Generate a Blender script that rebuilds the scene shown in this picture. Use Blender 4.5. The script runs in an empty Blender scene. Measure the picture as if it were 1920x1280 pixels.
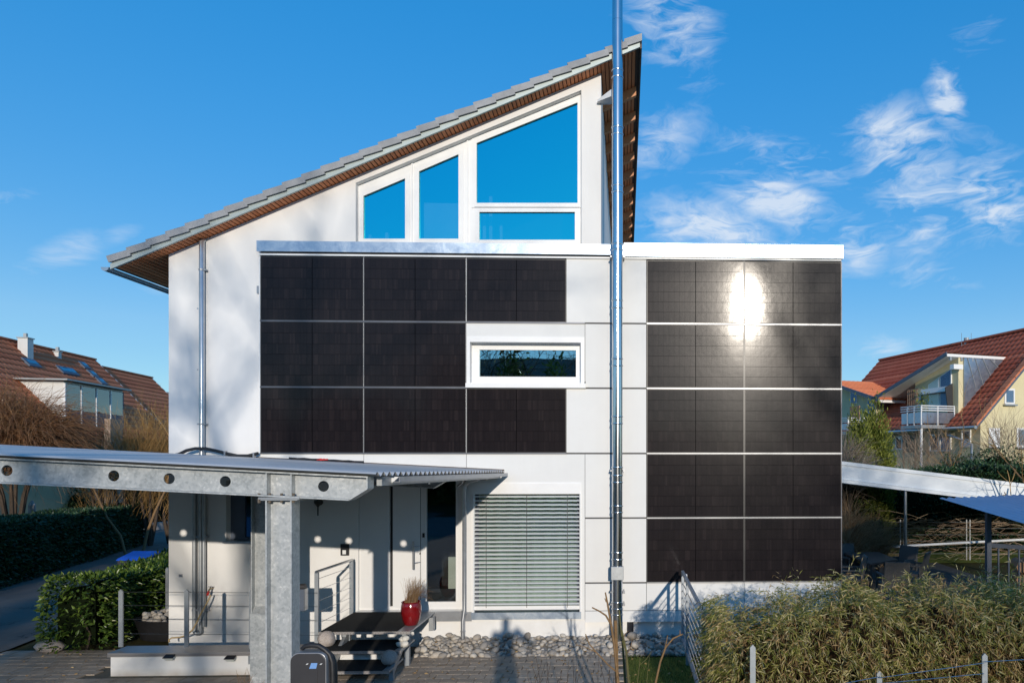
import bpy, bmesh, math, random
import numpy as np
from mathutils import Vector, Matrix, Euler
from mathutils.geometry import tessellate_polygon

random.seed(7); RNG = np.random.default_rng(7)
SC = bpy.context.scene
COL = SC.collection
R = math.radians

# ------------------------------------------------------------------ camera
FOC, CX, CY, YAW, DIST, CAMZ = 1330.0, 1221.0, 860.0, R(2.1), 12.3, 3.2
cam_d = bpy.data.cameras.new('camera'); cam = bpy.data.objects.new('camera', cam_d); COL.objects.link(cam)
cam.location = (0, -DIST, CAMZ)
cam.rotation_euler = (R(90), 0, -YAW)
cam_d.sensor_width = 36.0
cam_d.lens = 36.0 * FOC / 1920.0
cam_d.shift_x = (960 - CX) / 1920.0
cam_d.shift_y = (CY - 640) / 1920.0
cam_d.clip_start = 0.05; cam_d.clip_end = 2000
SC.camera = cam
SC.render.resolution_x, SC.render.resolution_y = 1024, 682

def ray(px, py):
    u = (px - CX) / FOC; v = -(py - CY) / FOC
    c, s = math.cos(YAW), math.sin(YAW)
    return Vector((s + u * c, c - u * s, v))
def at(px, py, y=0.0):
    """world point on the vertical plane Y=y"""
    d = ray(px, py); k = (y + DIST) / d.y
    return Vector((0, -DIST, CAMZ)) + d * k
def atd(px, py, dist):
    return Vector((0, -DIST, CAMZ)) + ray(px, py) * dist
def ground(px, py, z=0.0):
    d = ray(px, py); k = (z - CAMZ) / d.z
    return Vector((0, -DIST, CAMZ)) + d * k
def onplane(px, py, p0, n):
    o = Vector((0, -DIST, CAMZ)); d = ray(px, py)
    k = (p0 - o).dot(n) / d.dot(n)
    return o + d * k
def X(px, y=0.0): return at(px, 700, y).x
def Z(px, py, y=0.0): return at(px, py, y).z

# ------------------------------------------------------------------ light
LDIR = Vector((-225 / FOC, 1.0, -292 / FOC)).normalized()      # direction the sunlight travels
SUN_EL = math.asin(-LDIR.z)
sun_d = bpy.data.lights.new('sun', 'SUN'); sun = bpy.data.objects.new('sun', sun_d); COL.objects.link(sun)
sun_d.energy = 3.2; sun_d.angle = R(0.53); sun_d.color = (1.0, 0.90, 0.772)
sun.rotation_euler = (-LDIR).to_track_quat('Z', 'Y').to_euler()
sun.location = (10, -30, 30)

# ------------------------------------------------------------------ world: clear winter sky with cirrus wisps
W = bpy.data.worlds.new('World'); SC.world = W; W.use_nodes = True
nt = W.node_tree; nt.nodes.clear()
def wn(t, **kw):
    n = nt.nodes.new(t)
    for k, v in kw.items(): setattr(n, k, v)
    return n
def wm(op, a, b=None, clamp=False, c=None):
    n = nt.nodes.new('ShaderNodeMath'); n.operation = op; n.use_clamp = clamp
    for i, q in enumerate((a, b, c)):
        if q is None: continue
        if isinstance(q, (int, float)): n.inputs[i].default_value = q
        else: nt.links.new(q, n.inputs[i])
    return n.outputs[0]
sky = wn('ShaderNodeTexSky', sky_type='NISHITA', sun_disc=False)
sky.sun_elevation = SUN_EL
sky.sun_rotation = math.atan2(-LDIR.x, -LDIR.y)
sky.altitude = 300; sky.air_density = 1.0; sky.dust_density = 0.1; sky.ozone_density = 4.5
# photographic shoulder: the sky's value is compressed like a camera curve does, hue and saturation stay
sh_ = wn('ShaderNodeSeparateColor', mode='HSV'); nt.links.new(sky.outputs[0], sh_.inputs[0])
vv = wm('DIVIDE', wm('MULTIPLY', sh_.outputs[2], 3.4), wm('ADD', wm('MULTIPLY', sh_.outputs[2], .416), 1.0))
hs = wn('ShaderNodeCombineColor', mode='HSV')
ss = wm('MINIMUM', wm('MAXIMUM', sh_.outputs[1], wm('ADD', wm('MULTIPLY', wm('SUBTRACT', sh_.outputs[1], .75), 2.6), .80)), .96)
nt.links.new(wm('ADD', sh_.outputs[0], -.007), hs.inputs[0]); nt.links.new(ss, hs.inputs[1]); nt.links.new(vv, hs.inputs[2])
tc = wn('ShaderNodeTexCoord')
DIRV = tc.outputs['Generated']
def wdot(v):
    n = nt.nodes.new('ShaderNodeVectorMath'); n.operation = 'DOT_PRODUCT'
    nt.links.new(DIRV, n.inputs[0]); n.inputs[1].default_value = v
    return n.outputs['Value']
# (px, py, half width, half height, angle, strength) of each cirrus patch
blobs = [(1255, 40, 95, 60, -50, 1.0), (1225, 265, 50, 90, -70, .62), (1330, 430, 110, 45, -10, 1.05), (1460, 375, 110, 40, -22, 1.15),
         (1480, 300, 130, 34, -15, .75), (1690, 285, 90, 60, -20, 1.2), (1740, 370, 95, 90, 40, .95), (1850, 370, 85, 62, -35, 1.1),
         (1775, 185, 26, 50, 20, 1.15), (1600, 455, 60, 48, -20, .95), (1745, 520, 70, 34, -12, .6), (1655, 652, 46, 24, 0, .55),
         (120, 478, 70, 26, 28, .62), (225, 438, 40, 16, 25, .5), (20, 370, 40, 14, 10, .5), (330, 520, 60, 24, 30, .5), (1830, 60, 50, 60, 20, .35),
         (2500, 200, 260, 120, -20, .9), (-900, 300, 300, 90, 15, .8)]
mask = None
for (bx, by, sx, sy, ang, st) in blobs:
    c = ray(bx, by).normalized()
    a = (ray(bx + 10, by) - ray(bx - 10, by)).normalized(); a = (a - c * a.dot(c)).normalized(); b = a.cross(c) * -1
    b = c.cross(a)
    ca, sa = math.cos(R(-ang)), math.sin(R(-ang))
    a2 = a * ca + b * -sa if False else a * ca + b * sa
    b2 = b * ca - a * sa
    L = ray(bx, by).length
    da, db, dc = wdot(a2), wdot(b2), wdot(c)
    xa = wm('DIVIDE', da, sx / FOC / L * 1.0); xb = wm('DIVIDE', db, sy / FOC / L * 1.0)
    q = wm('ADD', wm('MULTIPLY', xa, xa), wm('MULTIPLY', xb, xb))
    g = wm('MULTIPLY', wm('EXPONENT', wm('MULTIPLY', q, -0.7)), st)
    g = wm('MULTIPLY', g, wm('GREATER_THAN', dc, 0.0))
    mask = g if mask is None else wm('MAXIMUM', mask, g)
mp = wn('ShaderNodeMapping'); mp.inputs['Rotation'].default_value = (R(10), R(38), R(8)); mp.inputs['Scale'].default_value = (.75, 1.0, 2.3)
nt.links.new(DIRV, mp.inputs['Vector'])
def wnoise(scale, det, rough, dist, vec=None):
    n = wn('ShaderNodeTexNoise'); n.inputs['Scale'].default_value = scale; n.inputs['Detail'].default_value = det
    n.inputs['Roughness'].default_value = rough; n.inputs['Distortion'].default_value = dist
    nt.links.new(vec or mp.outputs[0], n.inputs['Vector']); return n
warp = wnoise(7.0, 3, .5, 0.0)
wv = wn('ShaderNodeVectorMath', operation='MULTIPLY_ADD'); nt.links.new(warp.outputs['Color'], wv.inputs[0]); wv.inputs[1].default_value = (.22, .22, .22); nt.links.new(mp.outputs[0], wv.inputs[2])
n1 = wnoise(8.0, 14, 0.60, 0.3, wv.outputs[0]).outputs['Fac']; n2 = wnoise(26.0, 12, 0.62, 0.5, wv.outputs[0]).outputs['Fac']
fine = wm('ADD', wm('MULTIPLY', n1, 0.62), wm('MULTIPLY', n2, 0.38))
# coverage: wispy noise inside each patch, edges frayed by the same noise
wis = wm('MULTIPLY', wm('SUBTRACT', fine, 0.40), 4.6, clamp=True)
cov = wm('MULTIPLY', wm('MULTIPLY', mask, wis), 1.0)
cov = wm('SUBTRACT', cov, 0.11)
cov = wm('MULTIPLY', cov, 1.5, clamp=True)
cov = wm('POWER', cov, 1.15)
cov = wm('MULTIPLY', cov, 0.74, clamp=True)
mx = wn('ShaderNodeMix', data_type='RGBA'); nt.links.new(cov, mx.inputs['Factor'])
nt.links.new(hs.outputs[0], mx.inputs[6]); mx.inputs[7].default_value = (5.4, 5.8, 6.3, 1)
bg = wn('ShaderNodeBackground'); bg.inputs['Strength'].default_value = 0.15
nt.links.new(mx.outputs[2], bg.inputs['Color'])
out = wn('ShaderNodeOutputWorld'); nt.links.new(bg.outputs[0], out.inputs['Surface'])

# ------------------------------------------------------------------ exposure
SC.view_settings.view_transform = 'Standard'; SC.view_settings.look = 'None'
SC.view_settings.exposure = 0.0; SC.view_settings.gamma = 1.0; SC.view_settings.use_curve_mapping = False
SC.render.engine = 'CYCLES'
SC.cycles.max_bounces = 8; SC.cycles.diffuse_bounces = 5; SC.cycles.glossy_bounces = 4; SC.cycles.transmission_bounces = 5
SC.cycles.transparent_max_bounces = 8; SC.cycles.use_denoising = True; SC.cycles.sample_clamp_indirect = 6.0
SC.cycles.caustics_reflective = False; SC.cycles.caustics_refractive = False

# ------------------------------------------------------------------ materials
MATS = {}
class G:
    def __init__(s, name):
        s.m = bpy.data.materials.new(name); s.m.use_nodes = True; s.t = s.m.node_tree; s.t.nodes.clear()
        s.o = s.t.nodes.new('ShaderNodeOutputMaterial'); MATS[name] = s.m
    def n(s, t, **kw):
        q = s.t.nodes.new(t)
        for k, v in kw.items(): setattr(q, k, v)
        return q
    def link(s, a, b): s.t.links.new(a, b)
    def math(s, op, a, b=None, c=None, clamp=False):
        q = s.t.nodes.new('ShaderNodeMath'); q.operation = op; q.use_clamp = clamp
        for i, v in enumerate((a, b, c)):
            if v is None: continue
            if isinstance(v, (int, float)): q.inputs[i].default_value = v
            else: s.link(v, q.inputs[i])
        return q.outputs[0]
    def noise(s, vec, scale, det=4, rough=.55, dist=0.0):
        q = s.n('ShaderNodeTexNoise'); q.inputs['Scale'].default_value = scale; q.inputs['Detail'].default_value = det
        q.inputs['Roughness'].default_value = rough; q.inputs['Distortion'].default_value = dist
        if vec is not None: s.link(vec, q.inputs['Vector'])
        return q.outputs['Fac']
    def ramp(s, f, stops):
        q = s.n('ShaderNodeValToRGB'); e = q.color_ramp.elements
        while len(e) < len(stops): e.new(0.5)
        for i, (p, c) in enumerate(stops):
            e[i].position = p; e[i].color = (*c, 1) if len(c) == 3 else c
        s.link(f, q.inputs[0]); return q.outputs[0]
    def mix(s, f, a, b, blend='MIX'):
        q = s.n('ShaderNodeMix', data_type='RGBA', blend_type=blend)
        for sock, v in ((q.inputs['Factor'], f), (q.inputs[6], a), (q.inputs[7], b)):
            if isinstance(v, (int, float)): sock.default_value = v
            elif isinstance(v, tuple): sock.default_value = (*v, 1) if len(v) == 3 else v
            else: s.link(v, sock)
        return q.outputs[2]
    def bsdf(s, col, rough=.6, metal=0., spec=.5, bump=None, bstr=.2, bdist=.01, **kw):
        p = s.n('ShaderNodeBsdfPrincipled')
        for k, v in (('Base Color', col), ('Roughness', rough), ('Metallic', metal), ('Specular IOR Level', spec)):
            if isinstance(v, tuple): p.inputs[k].default_value = (*v, 1) if len(v) == 3 else v
            elif isinstance(v, (int, float)): p.inputs[k].default_value = v
            else: s.link(v, p.inputs[k])
        for k, v in kw.items():
            k = k.replace('_', ' ')
            if isinstance(v, (int, float)): p.inputs[k].default_value = v
            elif isinstance(v, tuple): p.inputs[k].default_value = v
            else: s.link(v, p.inputs[k])
        if bump is not None:
            b = s.n('ShaderNodeBump'); b.inputs['Strength'].default_value = bstr; b.inputs['Distance'].default_value = bdist
            s.link(bump, b.inputs['Height']); s.link(b.outputs[0], p.inputs['Normal'])
        s.link(p.outputs[0], s.o.inputs['Surface']); return p
    def obj(s): return s.n('ShaderNodeTexCoord').outputs['Object']
    def pos(s): return s.n('ShaderNodeNewGeometry').outputs['Position']
    def island(s): return s.n('ShaderNodeNewGeometry').outputs['Random Per Island']
    def objrand(s): return s.n('ShaderNodeObjectInfo').outputs['Random']
def pm(name, c1, c2=None, scale=4., rough=.6, metal=0., spec=.5, bstr=0., bscale=60., det=5, rv=0.0, **kw):
    """plain two-tone material: noise mixes two close colours, fine noise gives relief"""
    g = G(name); P = g.pos()
    c2 = c2 or tuple(v * .88 for v in c1)
    f = g.noise(P, scale, det, .6)
    col = g.ramp(f, [(.3, c1), (.7, c2)])
    if rv: 
        rr = g.math('ADD', g.math('MULTIPLY', g.objrand(), rv * 2), 1 - rv)
        mul = g.n('ShaderNodeVectorMath', operation='SCALE'); g.link(col, mul.inputs[0]); g.link(rr, mul.inputs['Scale']); col = mul.outputs[0]
    g.bsdf(col, rough, metal, spec, bump=g.noise(P, bscale, 3) if bstr else None, bstr=bstr, bdist=.01, **kw)
    return g.m

def make_materials():
    # walls with faint streaks and patches
    g = G('plaster'); P = g.pos()
    mpn = g.n('ShaderNodeMapping'); mpn.inputs['Scale'].default_value = (1.3, 1.3, .25); g.link(P, mpn.inputs['Vector'])
    f = g.noise(P, .9, 6, .6); f2 = g.noise(mpn.outputs[0], 3.0, 5, .6)
    col = g.mix(g.math('MULTIPLY', f2, .34), g.ramp(f, [(.3, (.86, .855, .84)), (.7, (.81, .805, .80))]), (.62, .61, .585))
    g.bsdf(col, .85, spec=.2, bump=g.noise(P, 140, 3, .7), bstr=.25, bdist=.004)
    g = G('plinth_paint'); P = g.pos()
    f = g.noise(P, 2.2, 7, .65); sep = g.n('ShaderNodeSeparateXYZ'); g.link(P, sep.inputs[0])
    low = g.math('SUBTRACT', 1.0, g.math('MULTIPLY', sep.outputs[2], 9.0), clamp=True)
    dirt = g.math('MULTIPLY', low, g.math('MULTIPLY', f, 1.5), clamp=True)
    col = g.mix(g.math('MULTIPLY', dirt, .75), g.ramp(f, [(.3, (.84, .835, .82)), (.75, (.72, .71, .69))]), (.50, .42, .33))
    g.bsdf(col, .85, spec=.2, bump=g.noise(P, 90, 4, .7), bstr=.3, bdist=.005)
    g = G('cladding'); P = g.pos(); f = g.noise(P, 1.4, 6, .6); f2 = g.noise(P, 260, 2)
    mpn = g.n('ShaderNodeMapping'); mpn.inputs['Scale'].default_value = (5, 5, .35); g.link(P, mpn.inputs['Vector'])
    f3 = g.noise(mpn.outputs[0], 2.2, 5, .65)
    col = g.mix(g.math('ADD', g.math('MULTIPLY', f2, .10), g.math('MULTIPLY', f3, .16)), g.ramp(f, [(.25, (.81, .81, .795)), (.75, (.75, .75, .74))]), (.60, .59, .56))
    rr = g.math('ADD', g.math('MULTIPLY', g.objrand(), .05), .975)
    mul = g.n('ShaderNodeVectorMath', operation='SCALE'); g.link(col, mul.inputs[0]); g.link(rr, mul.inputs['Scale'])
    g.bsdf(mul.outputs[0], .62, spec=.35)
    pm('white_frame', (.86, .86, .85), (.80, .80, .795), 3, .38, spec=.45)
    pm('white_metal', (.80, .81, .81), (.74, .75, .755), 2, .35, spec=.5)
    pm('door_white', (.82, .82, .81), (.78, .78, .78), 2, .3, spec=.5)
    pm('joint_dark', (.10, .10, .10), (.07, .07, .07), 5, .7)
    # galvanised steel: spangle + runs
    g = G('galvanised'); P = g.obj()
    v = g.n('ShaderNodeTexVoronoi'); v.inputs['Scale'].default_value = 42; g.link(P, v.inputs['Vector'])
    vv = g.n('ShaderNodeSeparateColor'); g.link(v.outputs['Color'], vv.inputs[0])
    mpn = g.n('ShaderNodeMapping'); mpn.inputs['Scale'].default_value = (1., 1., .45); g.link(P, mpn.inputs['Vector'])
    f = g.noise(P, 6, 8, .7, .6); f2 = g.noise(mpn.outputs[0], 22, 6, .7, .4)
    t = g.math('ADD', g.math('MULTIPLY', f, .75), g.math('ADD', g.math('MULTIPLY', vv.outputs[0], .22), g.math('MULTIPLY', f2, .35)))
    col = g.ramp(t, [(.42, (.30, .325, .335)), (.62, (.44, .465, .475)), (.78, (.52, .54, .545)), (.92, (.72, .73, .72))])
    g.bsdf(col, g.math('ADD', g.math('MULTIPLY', f2, .3), .36), .45, .5, bump=f2, bstr=.12, bdist=.004)
    pm('galv_plain', (.42, .44, .45), (.33, .35, .37), 9, .45, .55, bstr=.05, bscale=50)
    pm('galv_post', (.36, .39, .42), (.28, .31, .34), 12, .5, .4)
    g = G('zinc_flash'); P = g.pos()
    f = g.noise(P, 3.0, 8, .72, 1.2); f2 = g.noise(P, 30, 5, .7)
    t = g.math('ADD', g.math('MULTIPLY', f, .7), g.math('MULTIPLY', f2, .3))
    col = g.ramp(t, [(.35, (.30, .38, .50)), (.52, (.42, .50, .60)), (.62, (.52, .58, .65)), (.72, (.76, .79, .82))])
    g.bsdf(col, g.math('ADD', g.math('MULTIPLY', f, .22), .24), .88, .5)
    g = G('stainless'); P = g.pos()
    mpn = g.n('ShaderNodeMapping'); mpn.inputs['Scale'].default_value = (1, 1, .02); g.link(P, mpn.inputs['Vector'])
    f = g.noise(mpn.outputs[0], 60, 3); f3 = g.noise(P, 2.5, 4)
    g.bsdf(g.ramp(f3, [(.3, (.70, .71, .73)), (.7, (.62, .63, .66))]), g.math('ADD', g.math('MULTIPLY', f, .10), .13), 1.0, .5, bump=f3, bstr=.05, bdist=.02)
    pm('steel_brushed', (.52, .53, .55), (.44, .45, .47), 30, .28, 1.0)
    pm('gutter_zinc', (.54, .56, .59), (.45, .47, .50), 8, .30, .75)
    pm('rail_silver', (.40, .41, .43), (.34, .35, .37), 6, .36, .6)
    pm('rail_grey', (.14, .15, .18), (.11, .12, .14), 6, .4, .6)
    pm('module_back', (.003, .003, .004), (.002, .002, .003), 6, 1.0, spec=0.0)
    pm('module_frame', (.028, .027, .030), (.02, .02, .022), 6, .35)
    # photovoltaic glass: cells in 6 rows and 2 x 9 columns, fine wires
    g = G('pv_glass'); C = g.obj(); sp = g.n('ShaderNodeSeparateXYZ'); g.link(C, sp.inputs[0])
    x, z = sp.outputs[0], sp.outputs[2]
    ix = g.math('DIVIDE', g.math('ADD', x, 1.2600), .0933); iz = g.math('DIVIDE', g.math('ADD', z, 1.0), 2.0)
    comb = g.n('ShaderNodeCombineXYZ'); g.link(g.math('FLOOR', ix), comb.inputs[0]); g.link(g.math('FLOOR', iz), comb.inputs[1]); g.link(g.objrand(), comb.inputs[2])
    wh = g.n('ShaderNodeTexWhiteNoise'); g.link(comb.outputs[0], wh.inputs['Vector'])
    comb2 = g.n('ShaderNodeCombineXYZ'); g.link(g.math('FLOOR', g.math('MULTIPLY', ix, 3.0)), comb2.inputs[0]); g.link(g.math('FLOOR', iz), comb2.inputs[1]); g.link(g.objrand(), comb2.inputs[2])
    wh2 = g.n('ShaderNodeTexWhiteNoise'); g.link(comb2.outputs[0], wh2.inputs['Vector'])
    lum = g.math('ADD', g.math('MULTIPLY', wh.outputs['Value'], .55), g.math('MULTIPLY', wh2.outputs['Value'], .45))
    col = g.ramp(lum, [(0., (.0085, .0068, .0088)), (.6, (.0120, .0092, .0110)), (1., (.0205, .0152, .0165))])
    dz = g.math('ABSOLUTE', g.math('SUBTRACT', g.math('FRACT', iz), .5)); dx = g.math('ABSOLUTE', g.math('SUBTRACT', g.math('FRACT', ix), .5))
    line = g.math('MULTIPLY', g.math('GREATER_THAN', dx, .476), .55)
    wires = g.math('GREATER_THAN', g.math('ABSOLUTE', g.math('SUBTRACT', g.math('FRACT', g.math('MULTIPLY', ix, 9.0)), .5)), .40)
    col = g.mix(g.math('MULTIPLY', wires, .40), col, (.052, .044, .043))
    col = g.mix(line, col, (.0015, .0015, .0018))
    PP = g.pos(); nb = g.noise(PP, 9, 3, .5); nb2 = g.noise(PP, 420, 2, .6)
    hgt = g.math('ADD', g.math('MULTIPLY', nb, .9), g.math('MULTIPLY', nb2, .05))
    rough = g.math('ADD', g.math('MULTIPLY', line, .15), .27)
    pr = g.bsdf(col, rough, 0, .05, bump=hgt, bstr=.07, bdist=.006)
    bp = g.n('ShaderNodeBump'); bp.inputs['Strength'].default_value = .06; bp.inputs['Distance'].default_value = .006; g.link(hgt, bp.inputs['Height'])
    tg = g.n('ShaderNodeCombineXYZ'); tg.inputs[0].default_value = 1.0
    shd = pr.outputs[0]
    fre = g.n('ShaderNodeFresnel'); fre.inputs['IOR'].default_value = 1.38
    for (rg_, fac, an) in ((.078, .42, .30), (.19, .11, .35)):
        gl = g.n('ShaderNodeBsdfAnisotropic'); gl.inputs['Roughness'].default_value = rg_; gl.inputs['Anisotropy'].default_value = an
        g.link(tg.outputs[0], gl.inputs['Tangent']); g.link(bp.outputs[0], gl.inputs['Normal'])
        ms = g.n('ShaderNodeMixShader'); g.link(g.math('MULTIPLY', fre.outputs[0], fac), ms.inputs[0]); g.link(shd, ms.inputs[1]); g.link(gl.outputs[0], ms.inputs[2]); shd = ms.outputs[0]
    g.link(shd, g.o.inputs['Surface'])
    # coated window glass
    def glass(name, refl, tint, mixf, rough=.01, dark=(.012, .014, .018)):
        g = G(name); C = g.pos()
        gl = g.n('ShaderNodeBsdfGlossy'); gl.inputs['Color'].default_value = (*refl, 1); gl.inputs['Roughness'].default_value = rough
        b = g.n('ShaderNodeBump'); b.inputs['Strength'].default_value = .02; b.inputs['Distance'].default_value = .05; g.link(g.noise(C, 1.1, 2), b.inputs['Height']); g.link(b.outputs[0], gl.inputs['Normal'])
        tr = g.n('ShaderNodeBsdfTransparent'); tr.inputs['Color'].default_value = (*tint, 1)
        fr = g.n('ShaderNodeFresnel'); fr.inputs['IOR'].default_value = 1.5
        f = g.math('ADD', g.math('MULTIPLY', fr.outputs[0], 1.4), mixf, clamp=True)
        bf = g.n('ShaderNodeNewGeometry').outputs['Backfacing']; f = g.math('MULTIPLY', f, g.math('SUBTRACT', 1.0, bf))
        g.link(g.mix(bf, tint, (1.0, 1.0, 1.0)), tr.inputs['Color'])
        mxs = g.n('ShaderNodeMixShader'); g.link(f, mxs.inputs[0]); g.link(tr.outputs[0], mxs.inputs[1]); g.link(gl.outputs[0], mxs.inputs[2])
        g.link(mxs.outputs[0], g.o.inputs['Surface'])
    glass('glass_coated', (.03, .86, 1.0), (.85, .95, 1.0), .72)
    glass('glass_mirror', (.55, .90, 1.0), (.3, .4, .4), .50)
    glass('glass_clear', (.9, .95, 1.0), (.75, .80, .78), .08)
    glass('glass_far', (.45, .62, .95), (.4, .45, .5), .20)
    glass('glass_blind', (.8, .95, .9), (.72, .84, .78), .16)
    pm('interior_dark', (.03, .032, .038), (.02, .02, .025), 2, .9)
    pm('interior_warm', (.45, .42, .30), (.35, .30, .2), 2, .9)
    pm('curtain', (.66, .69, .66), (.54, .58, .55), 2, .9)
    # wood soffit
    g = G('soffit_wood'); C = g.pos()
    mpn = g.n('ShaderNodeMapping'); mpn.inputs['Scale'].default_value = (6, .5, 6); g.link(C, mpn.inputs['Vector'])
    f = g.noise(mpn.outputs[0], 4, 6, .65)
    col = g.ramp(g.math('ADD', g.math('MULTIPLY', f, .6), g.math('MULTIPLY', g.objrand(), .4)), [(.25, (.52, .17, .065)), (.75, (.74, .28, .12))])
    g.bsdf(col, .6, spec=.3)
    pm('rafter_wood', (.64, .29, .135), (.50, .22, .10), 5, .6, rv=.1)
    pm('roof_slab', (.10, .07, .05), (.07, .05, .04), 5, .8)
    pm('tile_grey', (.36, .365, .375), (.28, .285, .295), 6, .75, bstr=.25, bscale=120, rv=.10)
    pm('barge_metal', (.46, .52, .51), (.38, .44, .43), 3, .5, .3)
    # paving
    g = G('paver'); P = g.pos(); f = g.noise(P, 7, 7, .7)
    rr = g.objrand(); isl = g.island()
    t = g.math('ADD', g.math('MULTIPLY', f, .6), g.math('ADD', g.math('MULTIPLY', rr, .2), g.math('MULTIPLY', isl, .2)))
    col = g.ramp(t, [(.25, (.27, .215, .165)), (.55, (.39, .325, .26)), (.8, (.50, .43, .36))])
    g.bsdf(col, .85, spec=.25, bump=g.noise(P, 160, 4, .7), bstr=.5, bdist=.004)
    pm('street_asphalt', (.24, .235, .23), (.18, .178, .175), 1.0, .9, bstr=.3, bscale=90)
    pm('joint_sand', (.14, .12, .09), (.09, .085, .06), 14, .95, bstr=.3)
    g = G('asphalt'); P = g.pos(); f = g.noise(P, .6, 8, .7); f2 = g.noise(P, 90, 3, .6)
    v = g.n('ShaderNodeTexVoronoi', feature='DISTANCE_TO_EDGE'); v.inputs['Scale'].default_value = .42
    wq = g.n('ShaderNodeVectorMath', operation='ADD'); g.link(P, wq.inputs[0])
    nz = g.n('ShaderNodeTexNoise'); nz.inputs['Scale'].default_value = 2.2; nz.inputs['Detail'].default_value = 6; g.link(P, nz.inputs['Vector'])
    g.link(nz.outputs['Color'], wq.inputs[1]); g.link(wq.outputs[0], v.inputs['Vector'])
    crack = g.math('LESS_THAN', v.outputs['Distance'], .006)
    col = g.ramp(g.math('ADD', g.math('MULTIPLY', f, .7), g.math('MULTIPLY', f2, .3)), [(.3, (.100, .088, .076)), (.7, (.170, .150, .132))])
    col = g.mix(g.math('MULTIPLY', crack, .7), col, (.015, .015, .015))
    g.bsdf(col, .85, spec=.3, bump=f2, bstr=.5, bdist=.005)
    g = G('soil'); P = g.pos(); f = g.noise(P, .7, 8, .7); f2 = g.noise(P, 40, 4, .7)
    col = g.ramp(g.math('ADD', g.math('MULTIPLY', f, .6), g.math('MULTIPLY', f2, .4)), [(.3, (.045, .036, .022)), (.55, (.075, .07, .03)), (.75, (.06, .085, .028))])
    g.bsdf(col, .95, spec=.1, bump=f2, bstr=.8, bdist=.03)
    g = G('lawn'); P = g.pos(); f = g.noise(P, 1.1, 8, .7); f2 = g.noise(P, 60, 4, .7)
    col = g.ramp(g.math('ADD', g.math('MULTIPLY', f, .6), g.math('MULTIPLY', f2, .4)), [(.3, (.10, .13, .028)), (.55, (.17, .20, .045)), (.75, (.25, .25, .075))])
    g.bsdf(col, .95, spec=.1, bump=f2, bstr=.9, bdist=.03)
    g = G('pebble'); P = g.pos(); f = g.noise(P, 30, 6, .7)
    t = g.math('ADD', g.math('MULTIPLY', f, .35), g.math('MULTIPLY', g.math('ADD', g.objrand(), g.island()), .40))
    col = g.ramp(t, [(.18, (.10, .085, .07)), (.36, (.20, .175, .145)), (.52, (.31, .265, .21)), (.66, (.27, .26, .25)), (.80, (.42, .37, .31)), (.92, (.55, .51, .45))])
    g.bsdf(col, .75, spec=.3, bump=g.noise(P, 90, 4, .6), bstr=.25, bdist=.006)
    g = G('granite'); P = g.pos(); v = g.noise(P, 110, 4, .75); f = g.noise(P, 5, 4)
    col = g.ramp(g.math('ADD', g.math('MULTIPLY', v, .75), g.math('MULTIPLY', f, .25)), [(.35, (.16, .13, .12)), (.5, (.40, .35, .32)), (.65, (.56, .51, .47))])
    g.bsdf(col, .8, spec=.3, bump=v, bstr=.3, bdist=.006)
    pm('white_stone', (.72, .69, .62), (.58, .54, .47), 12, .7, bstr=.2)
    pm('mat_rubber', (.028, .029, .030), (.016, .017, .018), 60, .95, spec=.2, bstr=.9, bscale=240)
    g = G('checker_plate'); C = g.pos()
    mpn = g.n('ShaderNodeMapping'); mpn.inputs['Rotation'].default_value = (0, 0, R(45)); g.link(C, mpn.inputs['Vector'])
    ck = g.n('ShaderNodeTexChecker'); ck.inputs['Scale'].default_value = 34; g.link(mpn.outputs[0], ck.inputs['Vector'])
    f = g.noise(C, 7, 6, .7)
    col = g.mix(f, (.36, .34, .33), (.52, .49, .47))
    g.bsdf(g.mix(g.math('MULTIPLY', ck.outputs['Fac'], .4), col, (.22, .20, .195)), .42, .6, .5, bump=ck.outputs['Fac'], bstr=.5, bdist=.004)
    pm('pot_red', (.24, .006, .008), (.15, .004, .006), 5, .14, spec=.6, Coat_Weight=.5)
    pm('black_plastic', (.018, .018, .020), (.012, .012, .014), 12, .45)
    pm('charger_grey', (.045, .043, .046), (.036, .035, .038), 5, .42)
    pm('charger_edge', (.42, .43, .45), (.36, .37, .39), 5, .35, .5)
    pm('display_blue', (.22, .40, .72), (.18, .34, .66), 4, .25)
    pm('bin_blue', (.02, .11, .62), (.015, .08, .5), 5, .4)
    pm('bin_grey', (.06, .06, .065), (.04, .04, .045), 5, .5)
    pm('hose_tan', (.50, .36, .17), (.42, .30, .14), 9, .5)
    pm('paint_red', (.62, .04, .03), (.5, .03, .02), 9, .4)
    pm('brass', (.35, .27, .16), (.25, .2, .12), 9, .35, .8)
    pm('black_cable', (.015, .015, .017), (.022, .022, .024), 20, .5)
    pm('corrugated', (.62, .61, .60), (.50, .49, .48), 1.4, .5, .15)
    pm('corrugated_shade', (.33, .42, .60), (.27, .36, .54), 1.4, .40, .25)  # shaded copy of the corrugated metal, blue of the shade put into its colour
    pm('awning_white', (.80, .82, .82), (.74, .77, .78), 2, .4)
    pm('patio_stone', (.085, .082, .08), (.06, .058, .057), 3, .8, bstr=.2)
    pm('gable_panel', (.62, .72, .74), (.55, .66, .68), 3, .8)
    pm('concrete', (.30, .29, .28), (.22, .215, .205), 4, .9, bstr=.3)
    pm('wall_cream', (.72, .64, .40), (.66, .58, .36), 1.5, .9, bstr=.1, bscale=80)
    pm('wall_ochre', (.46, .40, .25), (.40, .35, .22), 1.5, .9)
    pm('wall_white', (.70, .70, .68), (.62, .62, .60), 1.5, .9)
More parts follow.
